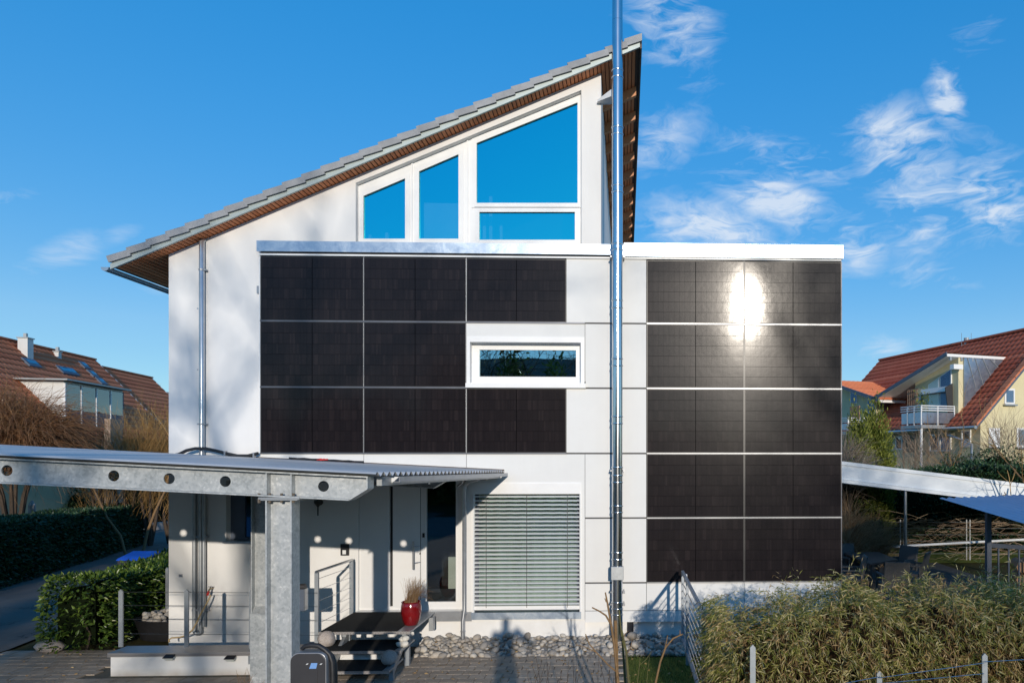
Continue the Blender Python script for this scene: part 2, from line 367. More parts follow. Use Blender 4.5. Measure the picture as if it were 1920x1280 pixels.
    def rooft(name, a, b, c):
        g = G(name); P = g.pos(); f = g.noise(P, 1.2, 7, .7); f2 = g.noise(P, 14, 3)
        t = g.math('ADD', g.math('MULTIPLY', f, .45), g.math('ADD', g.math('MULTIPLY', f2, .35), g.math('MULTIPLY', g.island(), .2)))
        g.bsdf(g.ramp(t, [(.3, a), (.5, b), (.72, c)]), .75, spec=.3, bump=g.noise(P, 40, 3), bstr=.2, bdist=.01)
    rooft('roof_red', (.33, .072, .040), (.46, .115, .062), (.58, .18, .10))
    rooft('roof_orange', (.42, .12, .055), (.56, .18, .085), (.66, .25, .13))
    rooft('roof_brown', (.11, .09, .08), (.15, .125, .11), (.20, .17, .15))
    pm('slate_panel', (.10, .13, .18), (.08, .10, .14), 2, .5)
    pm('brick_pale', (.40, .30, .24), (.30, .22, .17), 8, .9, bstr=.3)
    pm('wicker', (.10, .095, .09), (.06, .058, .055), 60, .7, bstr=.6, bscale=150)
    pm('table_top', (.10, .075, .068), (.075, .055, .05), 4, .35)
    pm('wood_grey', (.16, .13, .10), (.11, .09, .07), 8, .8)
    pm('clay_trellis', (.42, .24, .14), (.34, .19, .11), 6, .8)
    pm('skin_cloth', (.05, .06, .09), (.04, .05, .07), 6, .9)
    # plants
    def leaf(name, stops, rough=.45, trans=.25, spec=.4):
        g = G(name); t = g.math('ADD', g.math('MULTIPLY', g.island(), .75), g.math('MULTIPLY', g.noise(g.pos(), 1.6, 3), .25))
        col = g.ramp(t, stops)
        p = g.bsdf(col, rough, 0, spec)
        tl = g.n('ShaderNodeBsdfTranslucent'); g.link(col, tl.inputs['Color'])
        m = g.n('ShaderNodeMixShader'); m.inputs[0].default_value = trans
        g.link(p.outputs[0], m.inputs[1]); g.link(tl.outputs[0], m.inputs[2]); g.link(m.outputs[0], g.o.inputs['Surface'])
    leaf('leaf_laurel', [(.1, (.045, .09, .015)), (.5, (.095, .17, .028)), (.8, (.18, .27, .045)), (.95, (.33, .37, .085))], .32, .2, .5)
    leaf('leaf_dark', [(.1, (.018, .045, .020)), (.5, (.034, .078, .030)), (.85, (.060, .12, .042))], .38, .15, .5)
    leaf('leaf_bamboo', [(.05, (.10, .125, .022)), (.28, (.22, .235, .048)), (.5, (.40, .37, .10)), (.68, (.64, .54, .23)), (.88, (.78, .66, .38))], .65, .42, .12)
    leaf('leaf_dry', [(.1, (.22, .13, .05)), (.5, (.42, .27, .115)), (.9, (.64, .47, .25))], .6, .3, .2)
    leaf('leaf_beech', [(.1, (.13, .068, .026)), (.5, (.24, .13, .05)), (.9, (.36, .21, .085))], .7, .2, .2)
    leaf('leaf_thuja', [(.1, (.085, .115, .018)), (.5, (.17, .195, .03)), (.9, (.36, .36, .08))], .6, .2, .2)
    leaf('leaf_bush', [(.1, (.05, .085, .016)), (.5, (.10, .145, .028)), (.9, (.19, .21, .05))], .5, .2, .3)
    leaf('twig_willow', [(.1, (.15, .068, .032)), (.5, (.27, .135, .065)), (.9, (.40, .23, .11))], .7, .0, .2)
    leaf('twig_gold', [(.1, (.24, .13, .04)), (.5, (.40, .23, .08)), (.9, (.55, .36, .16))], .7, .0, .2)
    leaf('twig_vine', [(.1, (.22, .145, .10)), (.5, (.36, .26, .18)), (.9, (.50, .40, .29))], .7, .0, .2)
    leaf('grass_blade', [(.1, (.045, .075, .016)), (.5, (.085, .125, .025)), (.9, (.16, .17, .05))], .6, .25, .2)
    leaf('grass_dry', [(.1, (.26, .14, .065)), (.5, (.40, .25, .13)), (.9, (.55, .40, .24))], .7, .2, .2)
    pm('bark', (.085, .06, .042), (.055, .04, .028), 20, .9, bstr=.6, bscale=70)
    pm('bark_gold', (.26, .15, .06), (.17, .10, .045), 16, .7, bstr=.3, bscale=90)
    pm('bark_olive', (.13, .12, .035), (.09, .075, .03), 16, .7, bstr=.3, bscale=90)
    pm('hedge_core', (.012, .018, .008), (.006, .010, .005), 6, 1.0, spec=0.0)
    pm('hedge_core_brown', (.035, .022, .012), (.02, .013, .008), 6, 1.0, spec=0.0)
make_materials()

# ------------------------------------------------------------------ mesh builder
WT = {}
class MB:
    def __init__(s): s.v = []; s.f = []
    def add(s, vs, fs):
        o = len(s.v); s.v += [tuple(p) for p in vs]; s.f += [tuple(i + o for i in f) for f in fs]; return s
    def box(s, x0, x1, y0, y1, z0, z1):
        x0, x1 = min(x0, x1), max(x0, x1); y0, y1 = min(y0, y1), max(y0, y1); z0, z1 = min(z0, z1), max(z0, z1)
        return s.add([(x0, y0, z0), (x1, y0, z0), (x1, y1, z0), (x0, y1, z0), (x0, y0, z1), (x1, y0, z1), (x1, y1, z1), (x0, y1, z1)],
                     [(0, 3, 2, 1), (4, 5, 6, 7), (0, 1, 5, 4), (1, 2, 6, 5), (2, 3, 7, 6), (3, 0, 4, 7)])
    def hexa(s, b, t):
        """b, t: four lower and four upper corners, counter-clockwise from above"""
        return s.add(list(b) + list(t), [(3, 2, 1, 0), (4, 5, 6, 7), (0, 1, 5, 4), (1, 2, 6, 5), (2, 3, 7, 6), (3, 0, 4, 7)])
    def bar(s, p, q, w, h, up=(0, 0, 1)):
        p, q = Vector(p), Vector(q); d = (q - p).normalized(); u = Vector(up)
        r = d.cross(u)
        if r.length < 1e-4: r = d.cross(Vector((0, 1, 0)))
        r.normalize(); u = r.cross(d).normalized(); r = r * w / 2; u = u * h / 2
        return s.add([p - r - u, p + r - u, p + r + u, p - r + u, q - r - u, q + r - u, q + r + u, q - r + u],
                     [(0, 1, 2, 3), (7, 6, 5, 4), (0, 4, 5, 1), (1, 5, 6, 2), (2, 6, 7, 3), (3, 7, 4, 0)])
    def tube(s, pts, r, n=8, caps=True):
        pts = [Vector(p) for p in pts]
        rs = r if isinstance(r, (list, tuple)) else [r] * len(pts)
        base = len(s.v); prev = None
        for i, p in enumerate(pts):
            d = (pts[min(i + 1, len(pts) - 1)] - pts[max(i - 1, 0)])
            if d.length < 1e-9: d = Vector((0, 0, 1))
            d.normalize()
            if prev is None:
                u = d.cross(Vector((0, 0, 1)))
                if u.length < .05: u = d.cross(Vector((0, 1, 0)))
            else: u = prev - d * prev.dot(d)
            u.normalize(); prev = u; w = d.cross(u)
            for k in range(n):
                a = 2 * math.pi * k / n
                s.v.append(tuple(p + (u * math.cos(a) + w * math.sin(a)) * rs[i]))
        for i in range(len(pts) - 1):
            for k in range(n):
                a = base + i * n + k; b = base + i * n + (k + 1) % n
                s.f.append((a, b, b + n, a + n))
        if caps:
            s.f.append(tuple(base + k for k in range(n))[::-1]); e = base + (len(pts) - 1) * n
            s.f.append(tuple(e + k for k in range(n)))
        return s
    def lathe(s, c, prof, n=24):
        """prof: (radius, z) list from bottom to top"""
        base = len(s.v)
        for (r, z) in prof:
            for k in range(n):
                a = 2 * math.pi * k / n
                s.v.append((c[0] + r * math.cos(a), c[1] + r * math.sin(a), c[2] + z))
        for i in range(len(prof) - 1):
            for k in range(n):
                a = base + i * n + k; b = base + i * n + (k + 1) % n
                s.f.append((a, b, b + n, a + n))
        s.f.append(tuple(base + k for k in range(n))[::-1]); e = base + (len(prof) - 1) * n
        s.f.append(tuple(e + k for k in range(n)))
        return s
    def slab(s, outer, holes, y0, y1):
        """XZ polygon with holes, extruded from y0 (front) to y1"""
        loops = [[Vector((a, b, 0)) for a, b in l] for l in [outer] + list(holes)]
        flat = [p for l in loops for p in l]
        tris = tessellate_polygon(loops); n = len(flat); base = len(s.v)
        for y in (y0, y1):
            for p in flat: s.v.append((p.x, y, p.y))
        for t in tris:
            a, b, c = (flat[i] for i in t)
            ccw = (b.x - a.x) * (c.y - a.y) - (b.y - a.y) * (c.x - a.x) > 0
            t = t if ccw else t[::-1]
            s.f.append(tuple(base + i for i in t)); s.f.append(tuple(base + n + i for i in t[::-1]))
        o = base
        for li, l in enumerate(loops):
            m = len(l)
            area = sum(l[i].x * l[(i + 1) % m].y - l[(i + 1) % m].x * l[i].y for i in range(m))
            for i in range(m):
                a, b = o + i, o + (i + 1) % m
                q = (a, a + n, b + n, b)
                if (area < 0) != (li > 0): q = q[::-1]
                s.f.append(q)
            o += m
        return s
    def mesh(s, name, mat, smooth=False):
        me = bpy.data.meshes.new(name); me.from_pydata(s.v, [], s.f); me.update()
        if mat: me.materials.append(MATS[mat])
        if smooth: me.shade_smooth(); me.set_sharp_from_angle(angle=R(38))
        return me
    def build(s, name, mat, parent=None, smooth=False, bevel=0.0):
        return put(name, s.mesh(name, mat, smooth), parent, bevel=bevel)

def put(name, me, parent=None, loc=None, rot=None, scale=None, bevel=0.0):
    """link a mesh whose vertices (or loc) are in world coordinates"""
    o = bpy.data.objects.new(name, me); COL.objects.link(o)
    w = Vector(loc) if loc is not None else Vector((0, 0, 0))
    pw = Vector((0, 0, 0))
    if parent is not None:
        o.parent = parent; pw = WT[parent.name]
    o.location = w - pw; WT[o.name] = w
    if rot is not None: o.rotation_euler = rot
    if scale is not None: o.scale = scale
    if bevel:
        b = o.modifiers.new('bevel', 'BEVEL'); b.width = bevel; b.segments = 2; b.limit_method = 'ANGLE'; b.angle_limit = R(40)
    return o
def tag(o, label=None, cat=None, group=None, kind=None):
    if label: o['label'] = label
    if cat: o['category'] = cat
    if group: o['group'] = group
    if kind: o['kind'] = kind
    return o
def thing(name, label, cat, loc=(0, 0, 0), group=None):
    o = bpy.data.objects.new(name, None); COL.objects.link(o); o.location = loc; WT[o.name] = Vector(loc); o.empty_display_size = .1
    return tag(o, label, cat, group)
def npmesh(name, V, F, mat, smooth=False):
    """V (n,3), F (m,k) numpy arrays"""
    me = bpy.data.meshes.new(name)
    n, m, k = len(V), len(F), F.shape[1]
    me.vertices.add(n); me.vertices.foreach_set('co', np.ascontiguousarray(V, dtype=np.float32).ravel())
    me.loops.add(m * k); me.loops.foreach_set('vertex_index', np.ascontiguousarray(F, dtype=np.int32).ravel())
    me.polygons.add(m); me.polygons.foreach_set('loop_start', np.arange(0, m * k, k, dtype=np.int32))
    me.polygons.foreach_set('loop_total', np.full(m, k, dtype=np.int32))
    me.update(calc_edges=True); me.validate()
    if mat: me.materials.append(MATS[mat])
    if smooth: me.shade_smooth()
    return me
def leaves_mesh(name, P, L, Wd, mat, up=.0, droop=0.0, D=None, fold=.25):
    """a kite-shaped leaf (two folded triangles each side) at each point of P; D: preferred directions"""
    n = len(P)
    if D is None: D = RNG.normal(size=(n, 3))
    D = D + RNG.normal(size=(n, 3)) * .01; D[:, 2] += up; D[:, 2] -= droop
    D /= np.linalg.norm(D, axis=1)[:, None]
    U = RNG.normal(size=(n, 3)); S = np.cross(D, U); S /= np.linalg.norm(S, axis=1)[:, None]; Nn = np.cross(S, D)
    L = (L * RNG.uniform(.65, 1.25, n))[:, None]; Wd = (Wd * RNG.uniform(.7, 1.2, n))[:, None]
    a = P; m = P + D * L * .45; b = P + D * L - np.array([0, 0, 1]) * L * .12
    s1 = m + S * Wd * .5 + Nn * Wd * fold; s2 = m - S * Wd * .5 + Nn * Wd * fold
    V = np.stack([a, s1, b, s2], 1).reshape(-1, 3)
    i = np.arange(n)[:, None] * 4
    F = np.concatenate([i + np.array([[0, 1, 2]]), i + np.array([[0, 2, 3]])], 0)
    return npmesh(name, V, F, mat)
def strands_mesh(name, paths, r, mat):
    """paths: (n, k, 3); each strand a thin three-sided tube with tapering"""
    n, k, _ = paths.shape
    T = np.gradient(paths, axis=1); T /= (np.linalg.norm(T, axis=2, keepdims=True) + 1e-9)
    ref = np.array([.31, .17, .93]); A = np.cross(T, ref); A /= (np.linalg.norm(A, axis=2, keepdims=True) + 1e-9); B = np.cross(T, A)
    rr = (np.broadcast_to(np.asarray(r, float).reshape(-1, 1), (n, 1)) * np.linspace(1, .35, k)[None, :])[..., None]
    rings = [paths + rr * (A * math.cos(t) + B * math.sin(t)) for t in (0, 2.094, 4.189)]
    V = np.stack(rings, 2).reshape(-1, 3)
    b = (np.arange(n)[:, None] * k + np.arange(k - 1)[None, :]).reshape(-1) * 3
    F = np.concatenate([np.stack([b + j, b + (j + 1) % 3, b + 3 + (j + 1) % 3, b + 3 + j], 1) for j in range(3)], 0)
    return npmesh(name, V, F, mat)

# ------------------------------------------------------------------ setting: ground, road, paving
def sheet(name, pts, z, mat, kind='structure', sub=0):
    me = bpy.data.meshes.new(name); me.from_pydata([(p[0], p[1], z) for p in pts], [], [tuple(range(len(pts)))]); me.update()
    me.materials.append(MATS[mat]); return tag(put(name, me), kind=kind)
sheet('ground', [(-250, -250), (250, -250), (250, 350), (-250, 350)], -0.03, 'soil')
road = sheet('road', [(-10.6, -30), (-10.35, 0), (-11.6, 6.5), (-13.4, 14), (-16.6, 24), (-24.5, 24.5), (-19.6, 15), (-15.6, 5.0), (-14.6, -1), (-14.5, -30)], 0.004, 'asphalt')
sheet('lane', [(-16.6, 24), (-13.4, 14), (-6, 14.5), (-5, 24)], 0.002, 'asphalt')
sheet('lawn', [(0.05, -16), (0.05, -.85), (7, -.85), (7, -16)], 0.0, 'lawn')
sheet('street', [(-90, -17), (90, -17), (90, -27), (-90, -27)], 0.0, 'street_asphalt')  # unseen pale asphalt, added to bounce sunlight towards the facade
sheet('bounce_forecourt', [(-10.3, -16.9), (.03, -16.9), (.03, -3.08), (-10.3, -3.08)], 0.004, 'paver')  # paving out of view, added to bounce light into the shaded entrance
sheet('garden_lawn', [(6.5, 9.2), (28, 9.2), (28, 30), (4.5, 30), (4.5, 9.2)], 0.0, 'lawn')
sheet('patio', [(3.8, 2.0), (9.6, 2.0), (9.6, 9.2), (3.8, 9.2)], 0.01, 'patio_stone')

court = sheet('paving', [(-10.3, -9), (0.03, -9), (0.03, -.02), (-10.3, -.02)], -0.006, 'joint_sand')
def pave():
    g = MB(); h = .012
    hx, hy = .1155, .0945
    b = .0035
    vs = [(-hx, -hy, -.03), (hx, -hy, -.03), (hx, hy, -.03), (-hx, hy, -.03), (-hx, -hy, h - b), (hx, -hy, h - b), (hx, hy, h - b), (-hx, hy, h - b),
          (-hx + b, -hy + b, h), (hx - b, -hy + b, h), (hx - b, hy - b, h), (-hx + b, hy - b, h)]
    fs = [(8, 9, 10, 11)] + [(i, (i + 1) % 4, 4 + (i + 1) % 4, 4 + i) for i in range(4)] + [(4 + i, 4 + (i + 1) % 4, 8 + (i + 1) % 4, 8 + i) for i in range(4)]
    g.add(vs, fs); me = g.mesh('paver', 'paver')
    spots = []
    nx = int(10.3 / .242) + 1; ny = int(3.1 / .196)
    for j in range(ny):
        for i in range(nx):
            x = -10.28 + (i + .5 + (.5 if j % 2 else 0)) * .242; y = -3.06 + (j + .5) * .196
            if x > -.09: continue
            if -7.98 < x < -3.55 and y > -1.62: continue      # under the low wall and the strip behind it
            if x >= -3.55 and y > -.72: continue              # pebble strip
            d = y + DIST
            px = CX + FOC * (x / d - math.tan(YAW)); py = CY + FOC * CAMZ / d
            spots.append((x, y, d, -10 < px < 1300 and py < 1300 and not (470 < px < 700)))
    spots.sort(key=lambda s: (not s[3], s[2]))
    rest = MB()
    for k, (x, y, d, vis) in enumerate(spots):
        dz = random.uniform(-.0015, .0015); rx, ry = random.uniform(-.006, .006), random.uniform(-.006, .006)
        if k < 300 and vis:
            put('paver', me, court, (x, y, dz), (rx, ry, random.uniform(-.015, .015) + (math.pi if random.random() < .5 else 0)))
        else:
            c, s_ = 1, 0
            rest.add([(x + v[0], y + v[1], dz + v[2]) for v in vs], fs)
    tag(rest.build('paver_field', 'paver', court), kind='stuff')
pave()

# ------------------------------------------------------------------ the house
SOF = lambda x: 6.675 + .4405 * (x + 7.76)          # underside of the roof above x
XL, XR, XW = -7.76, -.42, X(1577)                     # left corner, right corner of the main body, right corner of the annex
ROWS = [6.645, 5.54, 4.42, 3.295, 2.18, 1.06]
PARA = 6.885
house = thing('house', 'white rendered house with a steep pent roof and black solar panels on its facade', 'house', (-2.5, .2, 0))
YM, YF = .06, 0.0                                       # face of the main wall, face of the clad wall
# openings -------------------------------------------------
gx0, gx1 = X(667, YM), X(1090, YM); gz0 = Z(800, 459, YM)
gab = [(gx0, gz0), (gx1, gz0), (gx1, Z(1090, 169, YM)), (gx0, Z(667, 343, YM))]
sw = (X(882), X(1089), Z(985, 718), Z(985, 642))        # slit window opening
bw = (X(886), X(1089), Z(985, 1160), Z(985, 905))       # big window with blind
lw = (X(424, YM), X(540, YM), Z(450, 1014, YM), Z(450, 900, YM))   # window behind the posts
dr = (X(672, YM), X(866, YM), .60, 2.95)                # entrance
rect = lambda a: [(a[0], a[2]), (a[1], a[2]), (a[1], a[3]), (a[0], a[3])]
MB().slab([(XL, -.4), (XR, -.4), (XR, SOF(XR) - .003), (XL, SOF(XL) - .003)],
          [gab, rect((sw[0] - .03, sw[1] + .03, sw[2] - .03, sw[3] + .03)), rect((bw[0] - .02, bw[1] + .02, bw[2] - .02, bw[3] + .02)), rect(lw), rect(dr)], YM, .36).build('wall', 'plaster', house)
MB().slab([(X(489), PARA - .03), (X(489), 3.03), (X(875), 3.03), (X(875), .56), (XW, .56), (XW, PARA - .03)], [rect(sw), rect(bw)], YF, YM - .004).build('annex_wall', 'joint_dark', house)
MB().box(XW - .3, XW - .002, .003, 9.5, -.3, PARA - .04).box(XR + .31, XW - .31, .01, .35, .41, PARA - .05).build('side_wall', 'plaster', house)
m = MB()
for (xx0, xx1) in ((XL, XL + .3), (XR - .3, XR)):
    m.add([(xx0, .362, -.4), (xx1, .362, -.4), (xx1, 11, -.4), (xx0, 11, -.4), (xx0, .362, SOF(xx0) - .004), (xx1, .362, SOF(xx1) - .004), (xx1, 11, SOF(xx1) - .004), (xx0, 11, SOF(xx0) - .004)],
          [(0, 3, 2, 1), (4, 5, 6, 7), (0, 1, 5, 4), (1, 2, 6, 5), (2, 3, 7, 6), (3, 0, 4, 7)])
m.build('side_wall', 'plaster', house)
MB().slab([(XL + .3, -.4), (XR - .3, -.4), (XR - .3, SOF(XR - .3) - .01), (XL + .3, SOF(XL + .3) - .01)], [], 10.7, 10.99).build('back_wall', 'plaster', house)
MB().box(XR + .001, XW - .31, .36, 9.4, PARA - .32, PARA - .15).build('flat_roof', 'concrete', house)
# plinth under the annex (set back) and below the big window
MB().box(X(1097), XW - .1, .07, .3, -.3, .40).build('plinth', 'plinth_paint', house)
MB().box(X(866), X(1097) - .001, -.004, .055, -.3, Z(985, 1162)).build('plinth', 'plinth_paint', house)
MB().box(X(1097) + .003, XW + .006, -.03, .09, .385, Z(1300, 1143)).build('base_ledge', 'white_metal', house)
MB().box(X(1176), X(1188), .045, .065, 0, .38).build('cellar_slot', 'interior_dark', house)
# parapet flashing in lengths
fx = [X(485), X(1090), X(1170), X(1246), X(1480), X(1577) + .02]
for i in range(5):
    z0, z1 = PARA - (.175 if i < 2 else .20), PARA + (0.0 if i < 2 else .03)
    dy = (-.075, -.079, -.083, -.078, -.086)[i]
    MB().hexa([(fx[i] + .002, dy, z0), (fx[i + 1] - .002, dy - random.uniform(0, .004), z0), (fx[i + 1] - .002, .4, z0), (fx[i] + .002, .4, z0)],
              [(fx[i] + .002, dy - .002, z1 + .003), (fx[i + 1] - .002, dy - .004, z1), (fx[i + 1] - .002, .4, z1 + .02), (fx[i] + .002, .4, z1 + .02)]).build('parapet_flashing', 'zinc_flash', house)
MB().box(fx[0] + .02, fx[5] - .03, -.05, -.003, PARA - .235, PARA - .205).build('parapet_trim', 'white_metal', house)
# cladding boards
def clad(px0, px1, z0, z1, hole=None, name='cladding_panel'):
    x0, x1 = X(px0) + .004, X(px1) - .004
    mm = MB().slab([(x0, z0), (x1, z0), (x1, z1), (x0, z1)], [hole] if hole else [], -.022, .006)
    return mm.build(name, 'cladding', house)
g_ = .014
clad(1062, 1212, ROWS[1] + g_, ROWS[0])
clad(1097, 1212, ROWS[2] + g_, ROWS[1] - g_)
clad(1062, 1212, ROWS[3] + g_, ROWS[2] - g_)
for k in (3, 4): clad(1097, 1212, ROWS[k + 1] + g_, ROWS[k] - g_)
clad(1097, 1212, .585, ROWS[5] - g_); clad(1212, 1395, .585, ROWS[5] - g_); clad(1395, 1577, .585, ROWS[5] - g_)
clad(489, 683, 3.04, ROWS[3] - g_); clad(683, 875, 3.04, ROWS[3] - g_)
x0, x1 = X(875) + .004, X(1097) - .004
MB().slab([(x0, Z(985, 1162) + .003), (x1, Z(985, 1162) + .003), (x1, ROWS[3] - g_), (x0, ROWS[3] - g_)], [rect((bw[0], bw[1], bw[2] + .02, bw[3]))], -.022, .006).build('cladding_panel', 'cladding', house)
MB().slab([(x0, ROWS[2] + g_), (x1, ROWS[2] + g_), (x1, ROWS[1] - g_), (x0, ROWS[1] - g_)], [rect(sw)], -.022, .006).build('cladding_panel', 'cladding', house)
for zz in (ROWS[0] + .012,):
    MB().box(fx[0] + .03, fx[5] - .035, -.03, .002, zz - .008, zz + .022).build('top_rail', 'cladding', house)
MB().box(X(487.3), X(489.5), -.03, .05, 3.0, PARA - .236).build('corner_trim', 'white_metal', house)
# rails between the rows
for k, zz in enumerate(ROWS[1:4]):
    a, b = X(489.6), X(1062 if k != 1 else 875)
    if k == 0: b = X(1097)
    MB().box(a, b, -.043, .004, zz - .010, zz + .011).build('rail', 'rail_grey', house)
for zz in ROWS[1:]:
    MB().box(X(1212) + .004, XW + .004, -.040, .004, zz - .008, zz + .009).build('rail', 'rail_silver', house)
# solar panels
pw_, ph_ = 1.712, 1.088
pane = MB().box(-pw_ / 2 + .010, pw_ / 2 - .010, -.0022, .02, -ph_ / 2 + .010, ph_ / 2 - .010).mesh('solar_panel', 'module_back')
cw_, chh_ = .840, (ph_ - .024) / 6
crow = MB().box(-cw_ / 2, cw_ / 2, -.003, .002, -chh_ / 2 + .0022, chh_ / 2 - .0022).mesh('cell_row', 'pv_glass')
fr_o = [(-pw_ / 2, -ph_ / 2), (pw_ / 2, -ph_ / 2), (pw_ / 2, ph_ / 2), (-pw_ / 2, ph_ / 2)]
q = .0105; fr_i = [(-pw_ / 2 + q, -ph_ / 2 + q), (pw_ / 2 - q, -ph_ / 2 + q), (pw_ / 2 - q, ph_ / 2 - q), (-pw_ / 2 + q, ph_ / 2 - q)]
pfr = MB().slab(fr_o, [fr_i], -.006, .022).mesh('frame', 'module_frame')
def panel(px0, px1, k):
    xa, xb = X(px0), X(px1); za, zb = ROWS[k + 1], ROWS[k]
    sx = (xb - xa - .012) / pw_; sz = (zb - za - .026) / ph_
    rt = (random.uniform(-.0022, .0022), 0, random.uniform(-.0030, .0030))
    o = put('solar_panel', pane, house, ((xa + xb) / 2, -.027, (za + zb) / 2), rt, (sx, 1, sz))
    f = bpy.data.objects.new('frame', pfr); COL.objects.link(f); f.parent = o
    for j in range(6):
        for sx_ in (-1, 1):
            c = bpy.data.objects.new('cell_row', crow); COL.objects.link(c); c.parent = o; c.location = (sx_ * (cw_ / 2 + .0045), 0, (j - 2.5) * chh_)
for k in range(3):
    panel(490, 683, k); panel(683, 875, k)
    if k != 1: panel(875, 1062, k)
for k in range(5):
    panel(1212.5, 1395, k); panel(1395, 1577, k)
for px in (683, 875):
    MB().box(X(px) - .006, X(px) + .006, -.024, .003, ROWS[3], ROWS[0]).build('vertical_rail', 'rail_silver', house)
MB().box(X(1395) - .010, X(1395) + .010, -.0285, .003, ROWS[5] + .012, ROWS[0] - .004).build('vertical_rail', 'module_frame', house)
MB().box(XW - .004, XW + .006, -.03, .003, .60, PARA - .24).build('corner_trim', 'rail_grey', house)

def room(x0, x1, z0, z1, y0, depth, mat='interior_dark'):
    """open box behind a pane"""
    m = MB().add([(x0, y0, z0), (x1, y0, z0), (x1, y0, z1), (x0, y0, z1), (x0, y0 + depth, z0), (x1, y0 + depth, z0), (x1, y0 + depth, z1), (x0, y0 + depth, z1)],
                 [(4, 5, 6, 7), (0, 1, 5, 4), (3, 7, 6, 2), (0, 4, 7, 3), (1, 2, 6, 5)])
    return m
# gable glazing
gw = MB()
def gpx(l): return [(X(a, .17), Z(a, b, .17)) for a, b in l]
panes = [gpx([(682, 448), (760, 448), (760, 335), (682, 368)]), gpx([(786, 448), (860, 448), (860, 290), (786, 322)]),
         gpx([(894, 381), (1083, 381), (1083, 193), (894, 269)]), gpx([(899, 450), (1078, 450), (1078, 398), (899, 398)])]
fout = [(gx0 + .003, gz0 - .1), (gx1 - .003, gz0 - .1), (gx1 - .003, gab[2][1] - .004), (gx0 + .003, gab[3][1] - .004)]
gwin = MB().slab(fout, panes, .17, .23).build('gable_window', 'white_frame', house)
for pl in panes:
    cx_, cz_ = sum(p[0] for p in pl) / 4, sum(p[1] for p in pl) / 4
    big = [(p[0] + (.085 if p[0] > cx_ else -.085), p[1] + (.085 if p[1] > cz_ else -.085)) for p in pl]
    MB().slab(big, [pl], .155, .171).build('sash', 'white_frame', gwin)
    MB().slab([(p[0] + (.02 if p[0] > cx_ else -.02), p[1] + (.02 if p[1] > cz_ else -.02)) for p in pl], [], .195, .205).build('pane', 'glass_coated', gwin)
rm = MB()
for (xa_, za_), (xb_, zb_) in zip([(gx0, gz0 - .2), (gx1, gz0 - .2), (gx1, SOF(gx1) - .1), (gx0, SOF(gx0) - .1)], [(gx1, gz0 - .2), (gx1, SOF(gx1) - .1), (gx0, SOF(gx0) - .1), (gx0, gz0 - .2)]):
    rm.add([(xa_, .37, za_), (xb_, .37, zb_), (xb_, 3.4, zb_), (xa_, 3.4, za_)], [(0, 1, 2, 3)])
rm.add([(gx0, 3.4, gz0 - .2), (gx1, 3.4, gz0 - .2), (gx1, 3.4, SOF(gx1) - .1), (gx0, 3.4, SOF(gx0) - .1)], [(0, 1, 2, 3)])
rm.build('room', 'interior_dark', gwin)
MB().box(X(795, .45), X(859, .45), .45, .47, gz0 - .1, Z(830, 381, .45)).build('inner_panel', 'gable_panel', gwin)
for (a_, b_, t_) in ((917, 923, 368), (905, 911, 404), (937, 942, 420), (690, 696, 440), (722, 728, 436)):
    MB().box(X(a_, .6), X(b_, .6), .6, .66, gz0 - .1, Z(a_, t_, .6)).build('inner_post', 'gable_panel', gwin)
# thin sill line of the gable window and cover strips of the mullions
for px in (773, 877): MB().box(X(px, .17) - .012, X(px, .17) + .012, .148, .1705, gz0 - .02, Z(px, 301 if px == 773 else 258, .17)).build('cover_strip', 'white_frame', gwin)
# slit window
z0_, z1_ = sw[2], sw[3]
swin = MB().slab(rect((sw[0] + .002, sw[1] - .002, sw[2] + .002, sw[3] - .002)), [[(X(899, .13), Z(985, 706, .13)), (X(1080, .13), Z(985, 706, .13)), (X(1080, .13), Z(985, 656, .13)), (X(899, .13), Z(985, 656, .13))]], .13, .19).build('slit_window', 'white_frame', house)
MB().box(X(896, .13), X(1083, .13), .155, .165, Z(985, 708, .13), Z(985, 653, .13)).build('pane', 'glass_mirror', swin)
MB().slab([(X(876.5), Z(985, 727)), (X(1096), Z(985, 727)), (X(1096), Z(985, 632)), (X(876.5), Z(985, 632))], [rect(sw)], -.035, -.0225).build('surround', 'white_frame', swin)
MB().slab(rect((sw[0] - .028, sw[1] + .028, sw[2] - .028, sw[3] + .028)), [rect((sw[0] + .001, sw[1] - .001, sw[2] + .001, sw[3] - .001))], .0062, .20).build('reveal', 'white_frame', swin)
MB().box(X(874.5), X(1098.5), -.075, .0, Z(985, 727.5), Z(985, 719)).build('sill', 'white_frame', swin)
MB().tube([(X(1097.5), -.05, Z(1097, 717)), (X(1097.5), -.065, Z(1097, 717))], .012, 8).build('screw_cap', 'black_plastic', swin)
room(sw[0], sw[1], sw[2], sw[3], .21, 1.5).build('room', 'interior_dark', swin)
